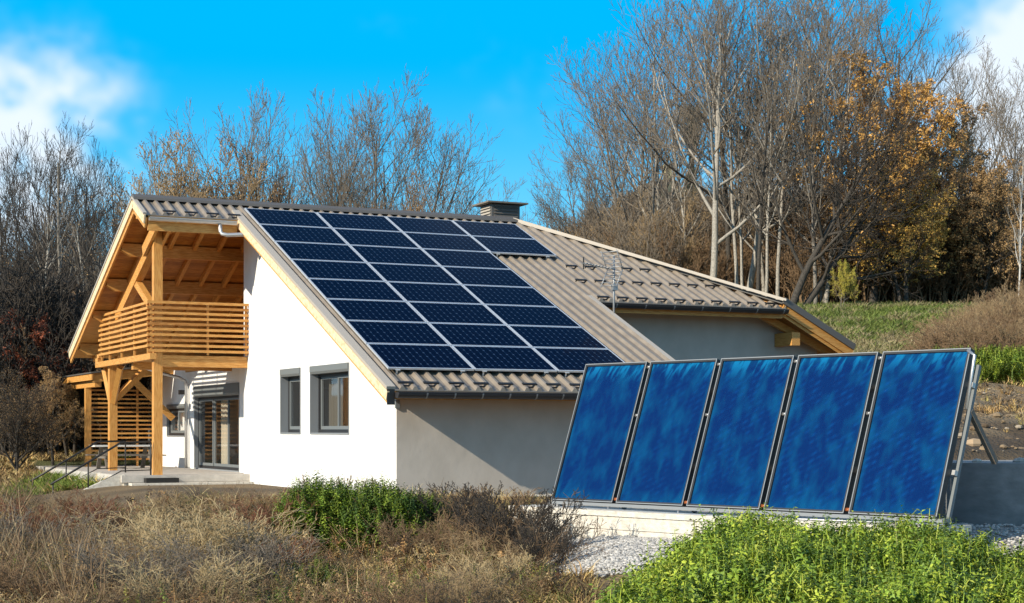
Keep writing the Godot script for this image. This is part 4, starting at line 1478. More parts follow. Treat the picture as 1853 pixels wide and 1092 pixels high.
func build_trees():
	var one := [[0, 0, 0, 0, 1.0]]
	var ash_a := tree_kind(101, ASH, 12.5, 0.17, one, 1, 0.055, 7)
	var ash_b := tree_kind(102, ASH, 12.0, 0.14, [[-0.25, 0, -0.14, 0.03, 1.0], [0.25, 0.1, 0.12, -0.05, 0.95]])
	var ash_c := tree_kind(103, ASH, 13.0, 0.19, [[0, 0, 0.05, 0.0, 1.0]], 1, 0.05, 5)
	var ash_d := tree_kind(104, ASH, 11.5, 0.13, [[-0.2, 0, -0.16, 0.0, 0.9], [0.1, 0, 0.03, 0.04, 1.0], [0.35, -0.1, 0.2, 0.0, 0.85]])
	var pole_a := tree_kind(105, POLE, 12.0, 0.12, one)
	var pole_b := tree_kind(106, POLE, 11.5, 0.10, [[0, 0, 0.04, 0, 1.0], [0.5, 0.2, 0.1, 0, 0.85]], 1, 0.05, 2)
	var bushy := tree_kind(107, BUSHY, 5.0, 0.16, [[0, 0, 0, 0, 1.0], [0.4, 0.2, 0.25, 0.1, 0.9]], 1, 0.028, 1)
	var broad := tree_kind(108, BROAD, 9.5, 0.24, one, 4, 0.085, 1)
	var broad_b := tree_kind(109, BROAD, 8.5, 0.19, [[0, 0, 0.0, 0, 1.0], [0.5, 0.1, 0.3, 0, 0.9]], 3, 0.08, 1)

	# left edge of the wood
	var gl := "bare trees at the left edge of the wood"
	plant(ash_a, "bare_tree", 22, 66, 250, "bark_dark", "twig_dark", "bare grey tree at the photo's left border, its crown cut by the frame", "", 0.3, 0.0, 0.9, gl)
	plant(ash_b, "bare_tree", 80, 62, 212, "bark_dark", "twig_dark", "tall bare two-stemmed tree in the left wood, widest crown against the cloud", "", 1.3, 0.0, 0.8, gl)
	plant(pole_a, "bare_tree", 112, 58, 235, "bark_grey", "twig_dark", "slim bare tree right of the two-stemmed tree in the left wood", "", 2.2, 0.0, 1.2, gl)
	plant(ash_c, "bare_tree", 140, 64, 205, "bark_dark", "twig_dark", "straight dark bare tree with the highest tip left of the house roof", "", 0.8, -0.02, 0.62, gl)
	plant(pole_b, "bare_tree", 196, 68, 275, "bark_dark", "twig_dark", "narrow bare tree with clinging dry leaves just left of the roof gable", "leaf_brown", 0.0, 0.0, 1.0, gl)
	plant(pole_a, "bare_tree", 52, 54, 330, "bark_pale", "twig_grey", "pale thin trunk in front of the dark left wood, above red leaves", "", 4.0, 0.03, 1.0, gl)
	plant(pole_b, "bare_tree", 158, 56, 345, "bark_pale", "twig_grey", "light-barked slender tree in the left wood nearest the barge board", "leaf_brown", 1.0, 0.02, 1.0, gl)
	plant(broad_b, "leafy_tree", 34, 50, 560, "bark_dark", "twig_dark", "small tree with rusty red leaves at the left edge of the picture", "leaf_red", 0.4, 0.0, 1.0)
	plant(bushy, "leafy_tree", 30, 46, 665, "bark_dark", "twig_dark", "low brown-leaved tree below the red-leaved one by the left border", "leaf_brown", 2.4, 0.0, 1.1)
	plant(broad, "leafy_tree", 95, 48, 665, "bark_dark", "twig_dark", "low tree with olive brown leaves left of the porch roof", "leaf_brown", 1.4, 0.0, 0.9)
	for k in 16:
		var px := 4.0 + 15.0 * k + rng.randf_range(-6, 6)
		plant([pole_a, pole_b, ash_d][k % 3], "bare_tree", px, rng.randf_range(60, 84), rng.randf_range(330, 400), "bark_dark", "twig_dark", "dark slender trunk among the crowded trees of the left wood", "leaf_brown" if k % 3 == 1 else "", rng.randf() * 6.0, rng.randf_range(-0.05, 0.05), 1.1, "dark trunks deep in the left wood")
	# behind the ridge
	var gm := "bare trees behind the roof ridge"
	plant(ash_d, "bare_tree", 268, 78, 228, "bark_grey", "twig_grey", "thin spreading bare tree left of the bushy brown crown behind the ridge", "", 0.2, 0.0, 0.75, gm)
	plant(bushy, "bushy_tree", 345, 72, 222, "bark_grey", "twig_tan", "dense rounded tan brown tree behind the left end of the roof ridge", "leaf_brown", 1.0, 0.0, 0.95)
	plant(bushy, "bushy_tree", 425, 76, 240, "bark_grey", "twig_brown", "second bushy brown tree, right of the tan rounded one behind the ridge", "leaf_brown", 2.9, 0.0, 0.8)
	plant(ash_a, "bare_tree", 478, 80, 142, "bark_grey", "twig_grey", "tall bare tree rising from the bushy brown crowns behind the ridge", "", 2.0, 0.0, 0.8, gm)
	plant(pole_a, "bare_tree", 515, 74, 250, "bark_dark", "twig_grey", "short dark bare tree above the first column of solar panels", "", 1.5, 0.05, 1.0, gm)
	plant(ash_d, "bare_tree", 572, 78, 158, "bark_dark", "twig_grey", "bare tree with three dark stems directly above the panels' second column", "", 0.0, 0.0, 0.86, gm)
	plant(ash_c, "bare_tree", 610, 84, 178, "bark_dark", "twig_grey", "straight bare tree just right of the three-stemmed one behind the ridge", "", 3.3, 0.0, 0.7, gm)
	plant(ash_b, "bare_tree", 690, 79, 130, "bark_grey", "twig_grey", "tallest bare tree behind the ridge, forked low, pale trunk", "", 0.6, 0.0, 0.86, gm)
	plant(ash_a, "bare_tree", 742, 82, 178, "bark_grey", "twig_grey", "wide bare tree at the right end of the row behind the ridge", "", 4.1, -0.03, 0.85, gm)
	plant(bushy, "bushy_tree", 735, 74, 300, "bark_grey", "twig_brown", "low brown bush crown between trunks behind the middle of the ridge", "leaf_brown", 4.0, 0.0, 0.55)
	plant(ash_d, "bare_tree", 872, 92, 300, "bark_grey", "twig_grey", "small bare tree directly behind the chimney", "", 2.0, 0.0, 1.0, gm)
	plant(pole_b, "bare_tree", 815, 88, 335, "bark_grey", "twig_grey", "small twiggy bare tree left of the chimney with open sky above", "leaf_brown", 2.0, 0.0, 1.6, gm)
	# right wood
	var gr := "tall bare trees of the right wood"
	plant(ash_d, "bare_tree", 1062, 86, 215, "bark_grey", "twig_grey", "slender bare tree standing apart at the left end of the right wood", "", 1.0, 0.04, 0.98, gr)
	plant(ash_b, "bare_tree", 1140, 80, 60, "bark_grey", "twig_grey", "tall bare tree whose crown makes the right wood's left outline", "", 2.5, 0.02, 0.95, gr)
	plant(ash_b, "bare_tree", 1205, 75, -40, "bark_pale", "twig_grey", "tall pale two-stemmed bare tree in front of the yellow hilltop house", "", 0.1, 0.0, 0.86, gr)
	plant(ash_c, "bare_tree", 1291, 66, -90, "bark_pale", "twig_grey", "thickest pale trunk of the right wood, rising straight above the wing roof", "", 0.6, 0.0, 0.98, gr)
	plant(ash_a, "bare_tree", 1318, 70, -60, "bark_dark", "twig_grey", "dark trunk just right of the thickest pale trunk above the wing roof", "", 1.9, 0.02, 0.95, gr)
	plant(ash_a, "bare_tree", 1352, 68, -80, "bark_pale", "twig_grey", "pale leaning bare tree, second thick trunk above the wing roof", "leaf_russet", 3.0, -0.07, 0.95, gr)
	plant(ash_d, "bare_tree", 1385, 70, -30, "bark_pale", "twig_grey", "thin pale stems between the leaning trunks behind the roof's right end", "", 4.4, 0.02, 0.95, gr)
	plant(broad_b, "bare_tree", 1432, 62, 120, "bark_dark", "twig_dark", "dark trunk leaning strongly to the right behind the wing roof's corner", "", 0.5, -0.30, 0.95, gr)
	plant(ash_c, "bare_tree", 1462, 74, -70, "bark_grey", "twig_grey", "tall bare tree behind the strongly leaning trunk", "", 5.0, 0.0, 0.95, gr)
	plant(ash_b, "bare_tree", 1490, 66, -20, "bark_pale", "twig_grey", "pale twin stems at the left end of the meadow edge", "", 1.7, -0.03, 0.9, gr)
	plant(ash_a, "bare_tree", 1560, 76, -80, "bark_dark", "twig_grey", "tall bare crown high above the yellow-leaved sapling", "", 0.7, 0.0, 0.98, gr)
	plant(ash_c, "bare_tree", 1640, 80, -40, "bark_dark", "twig_grey", "tall bare tree rising behind the big russet tree", "", 2.7, 0.0, 0.98, gr)
	plant(broad, "leafy_tree", 1508, 68, 330, "bark_dark", "twig_dark", "dark-trunked tree with few ochre leaves at the meadow's upper left", "leaf_brown", 1.1, 0.0, 0.9)
	plant(broad, "leafy_tree", 1580, 66, 90, "bark_dark", "twig_brown", "big russet-leaved tree with black forked trunk standing on the meadow edge", "leaf_russet", 0.0, -0.08, 0.9)
	plant(broad_b, "leafy_tree", 1640, 64, 300, "bark_dark", "twig_brown", "low spreading tree with golden brown leaves right of the forked black trunk", "leaf_ochre", 2.0, 0.0, 1.0)
	plant(broad, "leafy_tree", 1700, 68, 190, "bark_dark", "twig_brown", "broad brown-leaved tree above the right half of the meadow", "leaf_brown", 3.1, 0.0, 1.0)
	plant(broad_b, "leafy_tree", 1770, 66, 290, "bark_dark", "twig_dark", "amber brown tree beside the white birch at the right border", "leaf_brown", 5.1, 0.0, 0.9)
	plant(broad_b, "sapling", 1522, 61, 470, "bark_grey", "twig_tan", "yellow-green leaved sapling at the meadow edge below the big russet tree", "leaf_yellow", 0.0, 0.0, 0.6)
	plant(ash_c, "bare_tree", 1752, 78, 70, "bark_grey", "twig_grey", "bare tree against the white cloud, right of the russet tree", "", 3.6, 0.0, 0.9, gr)
	plant(ash_d, "bare_tree", 1825, 74, 85, "bark_grey", "twig_grey", "bare tree with many stems at the photo's right border against cloud", "", 0.9, 0.0, 0.95, gr)
	plant(pole_a, "birch_tree", 1844, 56, 250, "bark_birch", "twig_grey", "thin white birch trunk at the right border above the brown brush", "", 2.0, 0.0, 0.8)
	for k in 5:
		plant([pole_a, pole_b, ash_d][k % 3], "bare_tree", 1235.0 + 60.0 * k + rng.randf_range(-8, 8), rng.randf_range(76, 92), rng.randf_range(150, 290), ["bark_grey", "bark_pale", "bark_dark"][k % 3], "twig_grey", "slim grey trunk filling the depth of the right wood", "", rng.randf() * 6.0, rng.randf_range(-0.05, 0.05), 1.0, "slim trunks deep in the right wood")
	var slim := [[1246, 71, 150, "pale slender trunk left of the thickest pale trunk above the wing roof"], [1334, 67, 60, "pale slender trunk between the thickest trunk and the leaning pale tree"], [1372, 64, 120, "dark slender trunk right of the leaning pale tree"], [1408, 66, 40, "pale slender trunk just above the right end of the wing roof"], [1476, 64, 90, "grey slender trunk near the left end of the meadow edge"], [1182, 73, 90, "grey slender trunk left of the pale two-stemmed tree"]]
	for k in slim.size():
		plant([pole_a, pole_b][k % 2], "bare_tree", slim[k][0], slim[k][1], slim[k][2], ["bark_pale", "bark_pale", "bark_dark", "bark_pale", "bark_grey", "bark_grey"][k], "twig_grey", slim[k][3], "", k * 1.3, 0.03 * (k % 3 - 1), 1.05, "slender trunks of the right wood")
	for k in 8:
		plant([bushy, broad_b, bushy][k % 3], "bushy_tree", 1400.0 + 58.0 * k + rng.randf_range(-10, 10), rng.randf_range(92, 106), rng.randf_range(290, 380), "bark_dark", "twig_brown", "brown bushy crown behind the meadow trees", "leaf_brown", rng.randf() * 6.0, 0.0, 0.9, "brown crowns behind the meadow trees")
	for k in 13:
		plant([bushy, ash_d][k % 2], "bushy_tree", 985.0 + 36.0 * k + rng.randf_range(-12, 12), rng.randf_range(112, 132), 372.0 - 2.5 * k + rng.randf_range(-14, 20), "bark_grey", "twig_tan" if k % 2 else "twig_grey", "small bare tree along the brushy hilltop", "", rng.randf() * 6.0, 0.0, 1.1, "small trees along the hilltop")
	# conifer beside the hilltop house
	var p := at(1252, 132)
	var o := thing("conifer", "dark green conifer beside the hilltop house", "tree", p, 0.0)
	var tall := (HORIZON - 300.0) / FOCAL * 132.0 + EYE - p.y
	clear_plant()
	rng.seed = 55
	var st := smooth()
	tube(st, [Vector3.ZERO, Vector3(0, tall * 0.97, 0)], 0.16, 7, 0.02)
	part("trunk", st, M.bark_dark, o)
	var nd := PackedVector3Array()
	for k in 290:
		var t := k / 150.0
		var h := lerpf(0.12, 0.98, t) * tall
		var reach := 1.9 * (1.0 - t) + 0.12
		var a := k * 2.4
		for j in 14:
			var f := (j + rng.randf()) / 14.0
			nd.append(Vector3(cos(a) * reach * f, h - reach * f * 0.35 * f, sin(a) * reach * f))
	var cr := put_mesh("crown", leaf_mesh(nd, 3, 0.11, 0.13), M.needle, o)
	cr.set_meta("kind", "stuff")

# ---------------------------------------------------------------- undergrowth
func scatter(called: String, label: String, mesh: Mesh, m: Material, places: Array, colors: Array, parent: Node = self) -> MultiMeshInstance3D:
	var mm := MultiMesh.new()
	mm.transform_format = MultiMesh.TRANSFORM_3D
	mm.use_colors = colors.size() > 0
	mm.mesh = mesh
	mm.instance_count = places.size()
	for k in places.size():
		mm.set_instance_transform(k, places[k])
		if colors.size():
			mm.set_instance_color(k, colors[k])
	var o := MultiMeshInstance3D.new()
	o.multimesh = mm
	o.material_override = m
	o.name = numbered(called) if parent == self else called
	parent.add_child(o, true)
	o.set_meta("kind", "stuff")
	if label:
		o.set_meta("label", label)
	return o

func spot(p: Vector3, s: float, lean := 0.15, tall := 1.0) -> Transform3D:
	var b := Basis(Vector3.UP, rng.randf() * TAU)
	b = Basis(Vector3(rng.randf_range(-1, 1), 0, rng.randf_range(-1, 1)).normalized(), rng.randf_range(-lean, lean)) * b
	return Transform3D(b.scaled(Vector3(s, s * tall, s)), p)

func tuft_mesh(sd: int, blades: int, height: float, width: float, spread: float, droop: float) -> ArrayMesh:
	rng.seed = sd
	var v := PackedVector3Array()
	var n := PackedVector3Array()
	var ix := PackedInt32Array()
	for k in blades:
		var a := rng.randf() * TAU
		var out := Vector3(cos(a), 0, sin(a))
		var p := out * rng.randf() * spread
		var h := height * rng.randf_range(0.45, 1.1)
		var d := (Vector3.UP + out * rng.randf_range(0.0, 0.7) + Vector3(rng.randf_range(-0.2, 0.2), 0, rng.randf_range(-0.2, 0.2))).normalized()
		var b := rng.randf() * TAU
		var side := Vector3(cos(b), 0, sin(b))
		var segs := 4
		var base := v.size()
		for s in segs + 1:
			var w := width * (1.0 - 0.8 * s / segs) * 0.5
			v.append(p - side * w)
			v.append(p + side * w)
			var nn := (side.cross(d).normalized() + Vector3.UP * 0.4).normalized()
			n.append(nn)
			n.append(nn)
			p += d * h / segs
			d = (d + out * droop * rng.randf() - Vector3.UP * droop * 0.5 + Vector3(rng.randf_range(-1, 1), 0, rng.randf_range(-1, 1)) * 0.16).normalized()
		for s in segs:
			var q := base + s * 2
			ix.append_array([q, q + 2, q + 1, q + 1, q + 2, q + 3])
	return packed_mesh(v, n, ix)

func sprig_mesh(sd: int, leaves: int, height: float, size: float) -> ArrayMesh:
	rng.seed = sd
	var v := PackedVector3Array()
	var n := PackedVector3Array()
	var ix := PackedInt32Array()
	var d := Vector3(rng.randf_range(-0.25, 0.25), 1, rng.randf_range(-0.25, 0.25)).normalized()
	for k in leaves:
		var t := (k + 0.3) / leaves
		var p := d * height * t
		var a := k * 2.4 + rng.randf() * 0.6
		var out := Vector3(cos(a), rng.randf_range(-0.25, 0.75), sin(a)).normalized()
		var s := size * rng.randf_range(0.65, 1.25) * (1.1 - 0.45 * t)
		var side := out.cross(Vector3.UP).normalized()
		var nn := side.cross(out).normalized()
		if nn.y < 0.0:
			nn = -nn
		var b := v.size()
		v.append(p + out * s * 0.1)
		v.append(p + out * s * 0.65 + side * s * 0.33 + nn * s * 0.12)
		v.append(p + out * s * 1.35 - nn * s * 0.2)
		v.append(p + out * s * 0.65 - side * s * 0.33 + nn * s * 0.12)
		n.append(nn); n.append((nn + side * 0.4).normalized()); n.append(nn); n.append((nn - side * 0.4).normalized())
		ix.append_array([b, b + 2, b + 1, b, b + 3, b + 2])
	# the stem
	var w := 0.004
	var q := v.size()
	for e in [[Vector3.ZERO, Vector3(w, 0, 0)], [d * height, Vector3(w * 0.4, 0, 0)]]:
		v.append(e[0] - e[1]); v.append(e[0] + e[1])
		n.append(Vector3(0, 0, 1)); n.append(Vector3(0, 0, 1))
	ix.append_array([q, q + 2, q + 1, q + 1, q + 2, q + 3])
	return packed_mesh(v, n, ix)

func bush_kind(sd: int, cfg: Array, stems: int, length: float, r: float, splay: float, radius: float) -> ArrayMesh:
	clear_plant()
	rng.seed = sd
	for k in stems:
		var a := k * 2.4 + rng.randf()
		var q := radius * sqrt(rng.randf())
		grow(Vector3(cos(a) * q, -0.05, sin(a) * q), Vector3(cos(a) * splay * rng.randf_range(0.3, 1.2), 1, sin(a) * splay * rng.randf_range(0.3, 1.2)).normalized(), r, length * rng.randf_range(0.6, 1.1), 0, cfg, 0)
	return packed_mesh(cv, cn, ci)

func pick(list: Array, jitter := 0.25) -> Color:
	var c: Color = list[rng.randi() % list.size()]
	var f := 1.0 + rng.randf_range(-jitter, jitter)
	return Color(c.r * f, c.g * f, c.b * f)

func build_vegetation():
	var n := FastNoiseLite.new()
	n.seed = 77
	n.frequency = 0.35
	var straw := [Color(0.54, 0.37, 0.14), Color(0.40, 0.25, 0.10), Color(0.25, 0.16, 0.075), Color(0.62, 0.47, 0.22), Color(0.085, 0.055, 0.03), Color(0.32, 0.26, 0.09), Color(0.16, 0.10, 0.05)]
	var green := [Color(0.27, 0.38, 0.034), Color(0.36, 0.43, 0.040), Color(0.16, 0.25, 0.026), Color(0.46, 0.50, 0.07), Color(0.06, 0.11, 0.016)]
	least = 0.010
	var shrub_a := bush_kind(201, SHRUB, 12, 3.2, 0.035, 0.45, 0.5)
	var shrub_b := bush_kind(202, SHRUB, 10, 2.8, 0.03, 0.65, 0.6)
	least = 0.0035
	var bramble_a := bush_kind(203, BRAMBLE, 20, 0.95, 0.006, 0.75, 0.22)
	var bramble_b := bush_kind(204, BRAMBLE, 16, 0.75, 0.006, 1.1, 0.3)
	var upright := bush_kind(205, SHRUB, 13, 0.8, 0.007, 0.6, 0.15)
	least = 0.011
	var tuft_a := tuft_mesh(301, 24, 0.40, 0.017, 0.12, 0.5)
	var tuft_b := tuft_mesh(302, 20, 0.28, 0.021, 0.16, 0.9)
	var stalk := tuft_mesh(303, 8, 1.0, 0.013, 0.14, 0.07)
	var short_ := tuft_mesh(304, 22, 0.22, 0.022, 0.16, 0.4)
	var sprig_a := sprig_mesh(311, 15, 0.24, 0.042)
	var sprig_b := sprig_mesh(312, 13, 0.15, 0.043)

	# --- thickets: hillside brush and the floor of the left wood (nobody could count them)
	rng.seed = 401
	for e in [[shrub_a, "twig_tan", 135], [shrub_b, "twig_brown", 110], [shrub_a, "twig_grey", 150]]:
		var pl := []
		for k in e[2]:
			var d := rng.randf_range(70, 128)
			var bx := rng.randf_range(900, 1480)
			if bx > 1165 and bx < 1275 and d > 108:
				continue
			var p := at(bx, d)
			pl.append(spot(p, rng.randf_range(0.8, 1.35), 0.1))
		scatter("hillside_thicket", "%s leafless brush covering the hillside behind the wing roof" % {"twig_tan": "tan", "twig_brown": "brown", "twig_grey": "grey"}[e[1]], e[0], M[e[1]], pl, [])
	for e in [[shrub_a, "twig_dark", 170], [shrub_b, "twig_brown", 90], [shrub_b, "twig_dark", 130]]:  # dark twig colour stands in for the shade inside the wood
		var pl := []
		for k in e[2]:
			var d := rng.randf_range(50, 90)
			var p := at(rng.randf_range(-130, 330), d)
			pl.append(spot(p, rng.randf_range(0.9, 1.7), 0.1))
		scatter("woodland_thicket", "%s undergrowth filling the left wood" % ("dark" if e[1] == "twig_dark" else "brown"), e[0], M[e[1]], pl, [])
	# undergrowth below the meadow trees, and the grey-brown brush at the right border
	for e in [[shrub_a, "twig_brown", 120, 1430, 1900, 66, 82, 1.1], [shrub_b, "twig_dark", 70, 1430, 1900, 68, 84, 1.3], [bramble_b, "twig_brown", 160, 1722, 1990, 39, 47, 1.5], [bramble_a, "twig_tan", 110, 1725, 1990, 39.5, 48, 1.2], [shrub_b, "twig_brown", 40, 1785, 1960, 42, 54, 0.48], [shrub_a, "twig_tan", 46, 1745, 1960, 43, 54, 0.42]]:
		var pl := []
		for k in e[2]:
			var d: float = rng.randf_range(e[5], e[6])
			pl.append(spot(at(rng.randf_range(e[3], e[4]), d), rng.randf_range(0.7, 1.25) * e[7], 0.12))
		scatter("brush", ("low " if e[0] == bramble_a or e[0] == bramble_b else "") + "%s leafless brush %s" % [{"twig_tan": "tan", "twig_brown": "brown", "twig_grey": "grey", "twig_dark": "dark"}[e[1]], "at the right border above the green ground cover" if e[5] < 60 else "under the trees behind the meadow"], e[0], M[e[1]], pl, [])

	# --- meadow and grass strips
	rng.seed = 402
	var pl := []
	var cl := []
	for k in 9000:
		var d := rng.randf_range(42, 68)
		var p := at(rng.randf_range(1390, 1980), d)
		var g := n.get_noise_2d(p.x * 0.6, d * 0.9)
		pl.append(spot(p, rng.randf_range(0.7, 1.5), 0.2))
		var far_green := 0.30 if d > 55 else -0.16
		cl.append(pick([Color(0.16, 0.21, 0.04), Color(0.20, 0.24, 0.05), Color(0.12, 0.17, 0.035)]) if g + far_green > rng.randf_range(-0.3, 0.4) else pick([Color(0.32, 0.26, 0.13), Color(0.24, 0.22, 0.10), Color(0.38, 0.31, 0.18)]))
	scatter("meadow_grass", "green and straw grass of the meadow behind the house", short_, M.straw_copy, pl, cl)
	pl = []
	cl = []
	for k in 4200:
		var d := rng.randf_range(38, 56)
		var p := at(rng.randf_range(-120, 330), d)
		var q := to_house(p.x, d)
		if q.x > -3.2 and q.y < 21.0 and q.y > 8.5 or q.x > -0.2:
			continue
		pl.append(spot(p, rng.randf_range(0.8, 1.5), 0.2))
		cl.append(pick([Color(0.17, 0.23, 0.03), Color(0.22, 0.27, 0.04), Color(0.13, 0.18, 0.03)]) if p.x > -12.4 and rng.randf() < 0.85 else pick(straw))
	scatter("grass", "green grass strip and straw at the left beyond the terrace", short_, M.straw_copy, pl, cl)

	# --- dry bank in the foreground
	rng.seed = 403
	var sets := [[tuft_a, 4300, "tall dry grass"], [tuft_b, 6800, "low matted dry grass"]]
	for e in sets:
		pl = []
		cl = []
		for k in e[1]:
			var d := rng.randf_range(15.0, 28.5)
			var px := rng.randf_range(-160, 1080)
			var lim := 985.0 if d > 19.0 else 1080.0
			if px > lim + rng.randf_range(-40, 20):
				continue
			var p := at(px, d)
			var q := to_house(p.x, d)
			if q.y > -2.2 and q.x > -3.6 and rng.randf() < (0.93 if q.y > -1.4 else 0.7):
				continue
			if q.y > -0.1 and q.x > -3.2:
				continue
			var g := n.get_noise_2d(p.x * 1.3, d * 1.3)
			var low := 0.5 if px > 40 and px < 290 and d > 22.5 else 0.55 if px > 510 and px < 800 and d > 18.5 and d < 24.0 else 1.0
			pl.append(spot(p, rng.randf_range(0.6, 1.25) * (1.15 if px < 200 else 0.9) * low, 0.3))
			cl.append(pick([Color(0.20, 0.20, 0.05), Color(0.15, 0.17, 0.04), Color(0.26, 0.24, 0.07)]) if g > 0.28 and rng.randf() < 0.6 else pick(straw))
		scatter("dry_grass", "%s on the bank in front of the house" % e[2], e[0], M.straw_copy, pl, cl)
	pl = []
	cl = []
	for k in 230:
		var px := rng.randf_range(-120, 180) if k < 150 else rng.randf_range(150, 900)
		var d := rng.randf_range(17.0, 27.0)
		var p := at(px, d)
		var q := to_house(p.x, d)
		if px > 60 and px < 300 and d > 22.0:
			continue
		if q.y > -2.0 and q.x > -3.5:
			continue
		pl.append(spot(p, rng.randf_range(0.6, 1.15), 0.08, 1.0 if k < 150 else 0.6))
		cl.append(pick([Color(0.50, 0.38, 0.21), Color(0.34, 0.23, 0.12), Color(0.22, 0.14, 0.075), Color(0.14, 0.09, 0.05)]))
	scatter("dry_stalks", "tall upright straw stalks at the lower left", stalk, M.straw_copy, pl, cl)

	places_weeds(n)
	# brambles: bushes one can tell apart
	rng.seed = 404
	var tints := ["twig_tan", "twig_brown", "twig_tan", "twig_dark", "twig_brown"]
	for k in 290:
		var px := rng.randf_range(-60, 1000)
		var d := rng.randf_range(16.5, 26.5)
		var p := at(px, d)
		var q := to_house(p.x, d)
		if q.y > -2.6 and q.x > -4.0 or px > 900 and d > 20.5 or px > 500 and px < 810 and d > 19.0:
			continue
		var t: String = tints[rng.randi() % 5]
		var word: String = {"twig_grey": "grey", "twig_brown": "brown", "twig_tan": "tan", "twig_dark": "dark"}[t]
		var o := put_mesh("bramble_bush", bramble_a if k % 3 else bramble_b, M[t])
		o.transform = spot(p, rng.randf_range(0.45, 0.85), 0.15, 0.85)
		var zone: String = ["in the lower left corner", "below the handrails", "below the balcony posts", "below the white gable wall", "left of the dark bush clump", "in front of the dark bush clump"][clampi(int((px + 60) / 177.0), 0, 5)]
		var depth: String = "front" if d < 20.0 else "middle" if d < 23.5 else "top"
		tag(o, "leafless %s bramble, %s of the dry bank, %s" % [word, depth, zone], "bush", "brambles on the dry bank")
	var dark := [[840, 24.2, 1.15, "dark leafless bush right of the green shrub, left part of the dark clump"], [895, 23.0, 1.35, "dark leafless bush in the middle of the clump before the plinth's left end"], [955, 22.2, 1.25, "dark leafless bush nearest the gravel, standing up against the pale plinth"], [985, 20.6, 0.9, "low dark bush on the lower left edge of the gravel"]]
	for e in dark:
		var o := thing("dark_bush", e[3], "bush", at(e[0], e[1]), rng.randf() * 6.0)
		o.scale = Vector3.ONE * float(e[2])
		put_mesh("stems", upright, M.twig_dark, o)
		put_mesh("runners", bramble_b, M.twig_brown, o)

	rng.seed = 414
	var pale := [[235, 23.5, 1.0, "twig_pale", "pale dry shrub just below the terrace steps"], [300, 21.5, 1.2, "twig_pale", "large pale grey shrub on the bank below the near balcony post"], [352, 24.5, 1.0, "twig_tan", "tan shrub at the bank's top edge below the glass door"], [395, 22.0, 1.25, "twig_pale", "large pale shrub on the bank below the left edge of the white gable"], [430, 20.0, 1.1, "twig_grey", "grey-brown shrub lower down, left of the green shrub"], [478, 24.2, 1.05, "twig_rust", "reddish brown shrub immediately left of the green shrub"], [508, 21.6, 0.7, "twig_rust", "small reddish shrub at the green shrub's lower left"], [250, 18.8, 1.1, "twig_grey", "grey-brown shrub near the photo's lower edge, right of the straw stalks"], [120, 24.0, 1.15, "twig_rust", "reddish brown shrub at the foot of the handrails"], [45, 22.5, 1.2, "twig_grey", "grey-brown shrub at the left border below the handrails"], [60, 18.5, 1.0, "twig_brown", "brown shrub in the lower left corner among straw stalks"], [345, 18.2, 1.05, "twig_pale", "pale shrub at the photo's bottom edge below the balcony"], [760, 22.5, 0.85, "twig_brown", "brown shrub at the right foot of the green shrub"], [880, 19.5, 0.8, "twig_pale", "pale low shrub in front of the dark bush clump"]]
	for e in pale:
		var o := thing("dry_shrub", "leafless %s" % e[4], "bush", at(e[0], e[1]), rng.randf() * 6.0)
		o.scale = Vector3(e[2] * 1.25, e[2] * 0.85, e[2] * 1.25)
		put_mesh("stems", upright, M[e[3]], o)
		put_mesh("runners", bramble_a, M[e[3]], o)
	var clumps := [[575, 20.6, 0.30, "below the green shrub's left end"], [700, 18.6, 0.34, "in the middle of the dry bank near the bottom edge"], [835, 18.0, 0.30, "near the bottom edge, left of the gravel"], [150, 23.4, 0.30, "under the handrails"], [380, 25.2, 0.28, "at the top of the bank below the glass door"], [500, 18.0, 0.26, "at the bottom edge, left of the photo's centre"], [960, 19.4, 0.30, "below the dark bushes at the gravel's edge"]]
	for e in clumps:
		var o := thing("green_plant", "small green leafy plant %s" % e[3], "plant", at(e[0], e[1]), 0.0, "green plants in the dry bank")
		var pp := []
		var tt := []
		for k in 150:
			var an := rng.randf() * TAU
			var q: float = sqrt(rng.randf()) * e[2] * 1.5
			pp.append(spot(Vector3(cos(an) * q, rng.randf_range(0.0, 0.9) * e[2] * (1.0 - q / (e[2] * 2.2)), sin(an) * q), rng.randf_range(0.5, 0.95), 0.9))
			tt.append(pick([Color(0.20, 0.26, 0.03), Color(0.13, 0.18, 0.025), Color(0.30, 0.32, 0.05), Color(0.08, 0.11, 0.02)]))
		scatter("foliage", "", sprig_a, M.leaf_copy, pp, tt, o)

	# --- green shrub in front of the gable wall
	rng.seed = 405
	var gs := thing("green_shrub", "dense bright green shrub in the dry bank below the white gable wall", "shrub", at(660, 24.2), 0.0)
	gs.scale = Vector3(1.2, 1.16, 1.1)
	var places := []
	var tint := []
	for k in 6000:
		var lobe: Array = [[-0.55, 0.0, 0.62, 0.80], [0.12, 0.1, 0.72, 0.74], [0.62, -0.25, 0.55, 0.55], [-0.2, -0.35, 0.6, 0.5]][k % 4]
		var a := rng.randf() * TAU
		var e := acos(rng.randf_range(-0.15, 1.0))
		var rr := pow(rng.randf(), 0.3)
		var q := Vector3(lobe[0] + cos(a) * sin(e) * lobe[2] * rr, maxf(cos(e), 0.0) * lobe[3] * rr + 0.0, lobe[1] + sin(a) * sin(e) * lobe[2] * rr)
		places.append(spot(q, rng.randf_range(0.6, 1.05), 0.6))
		tint.append(pick([Color(0.16, 0.25, 0.025), Color(0.24, 0.32, 0.03), Color(0.10, 0.17, 0.02), Color(0.06, 0.11, 0.018), Color(0.20, 0.27, 0.03)]))
	scatter("foliage", "", sprig_a, M.leaf_copy, places, tint, gs)
	put_mesh("stems", upright, M.twig_brown, gs)

	# --- green hedge at the lower right
	places = []
	tint = []
	var shoots := []
	var shoot_tint := []
	rng.seed = 406
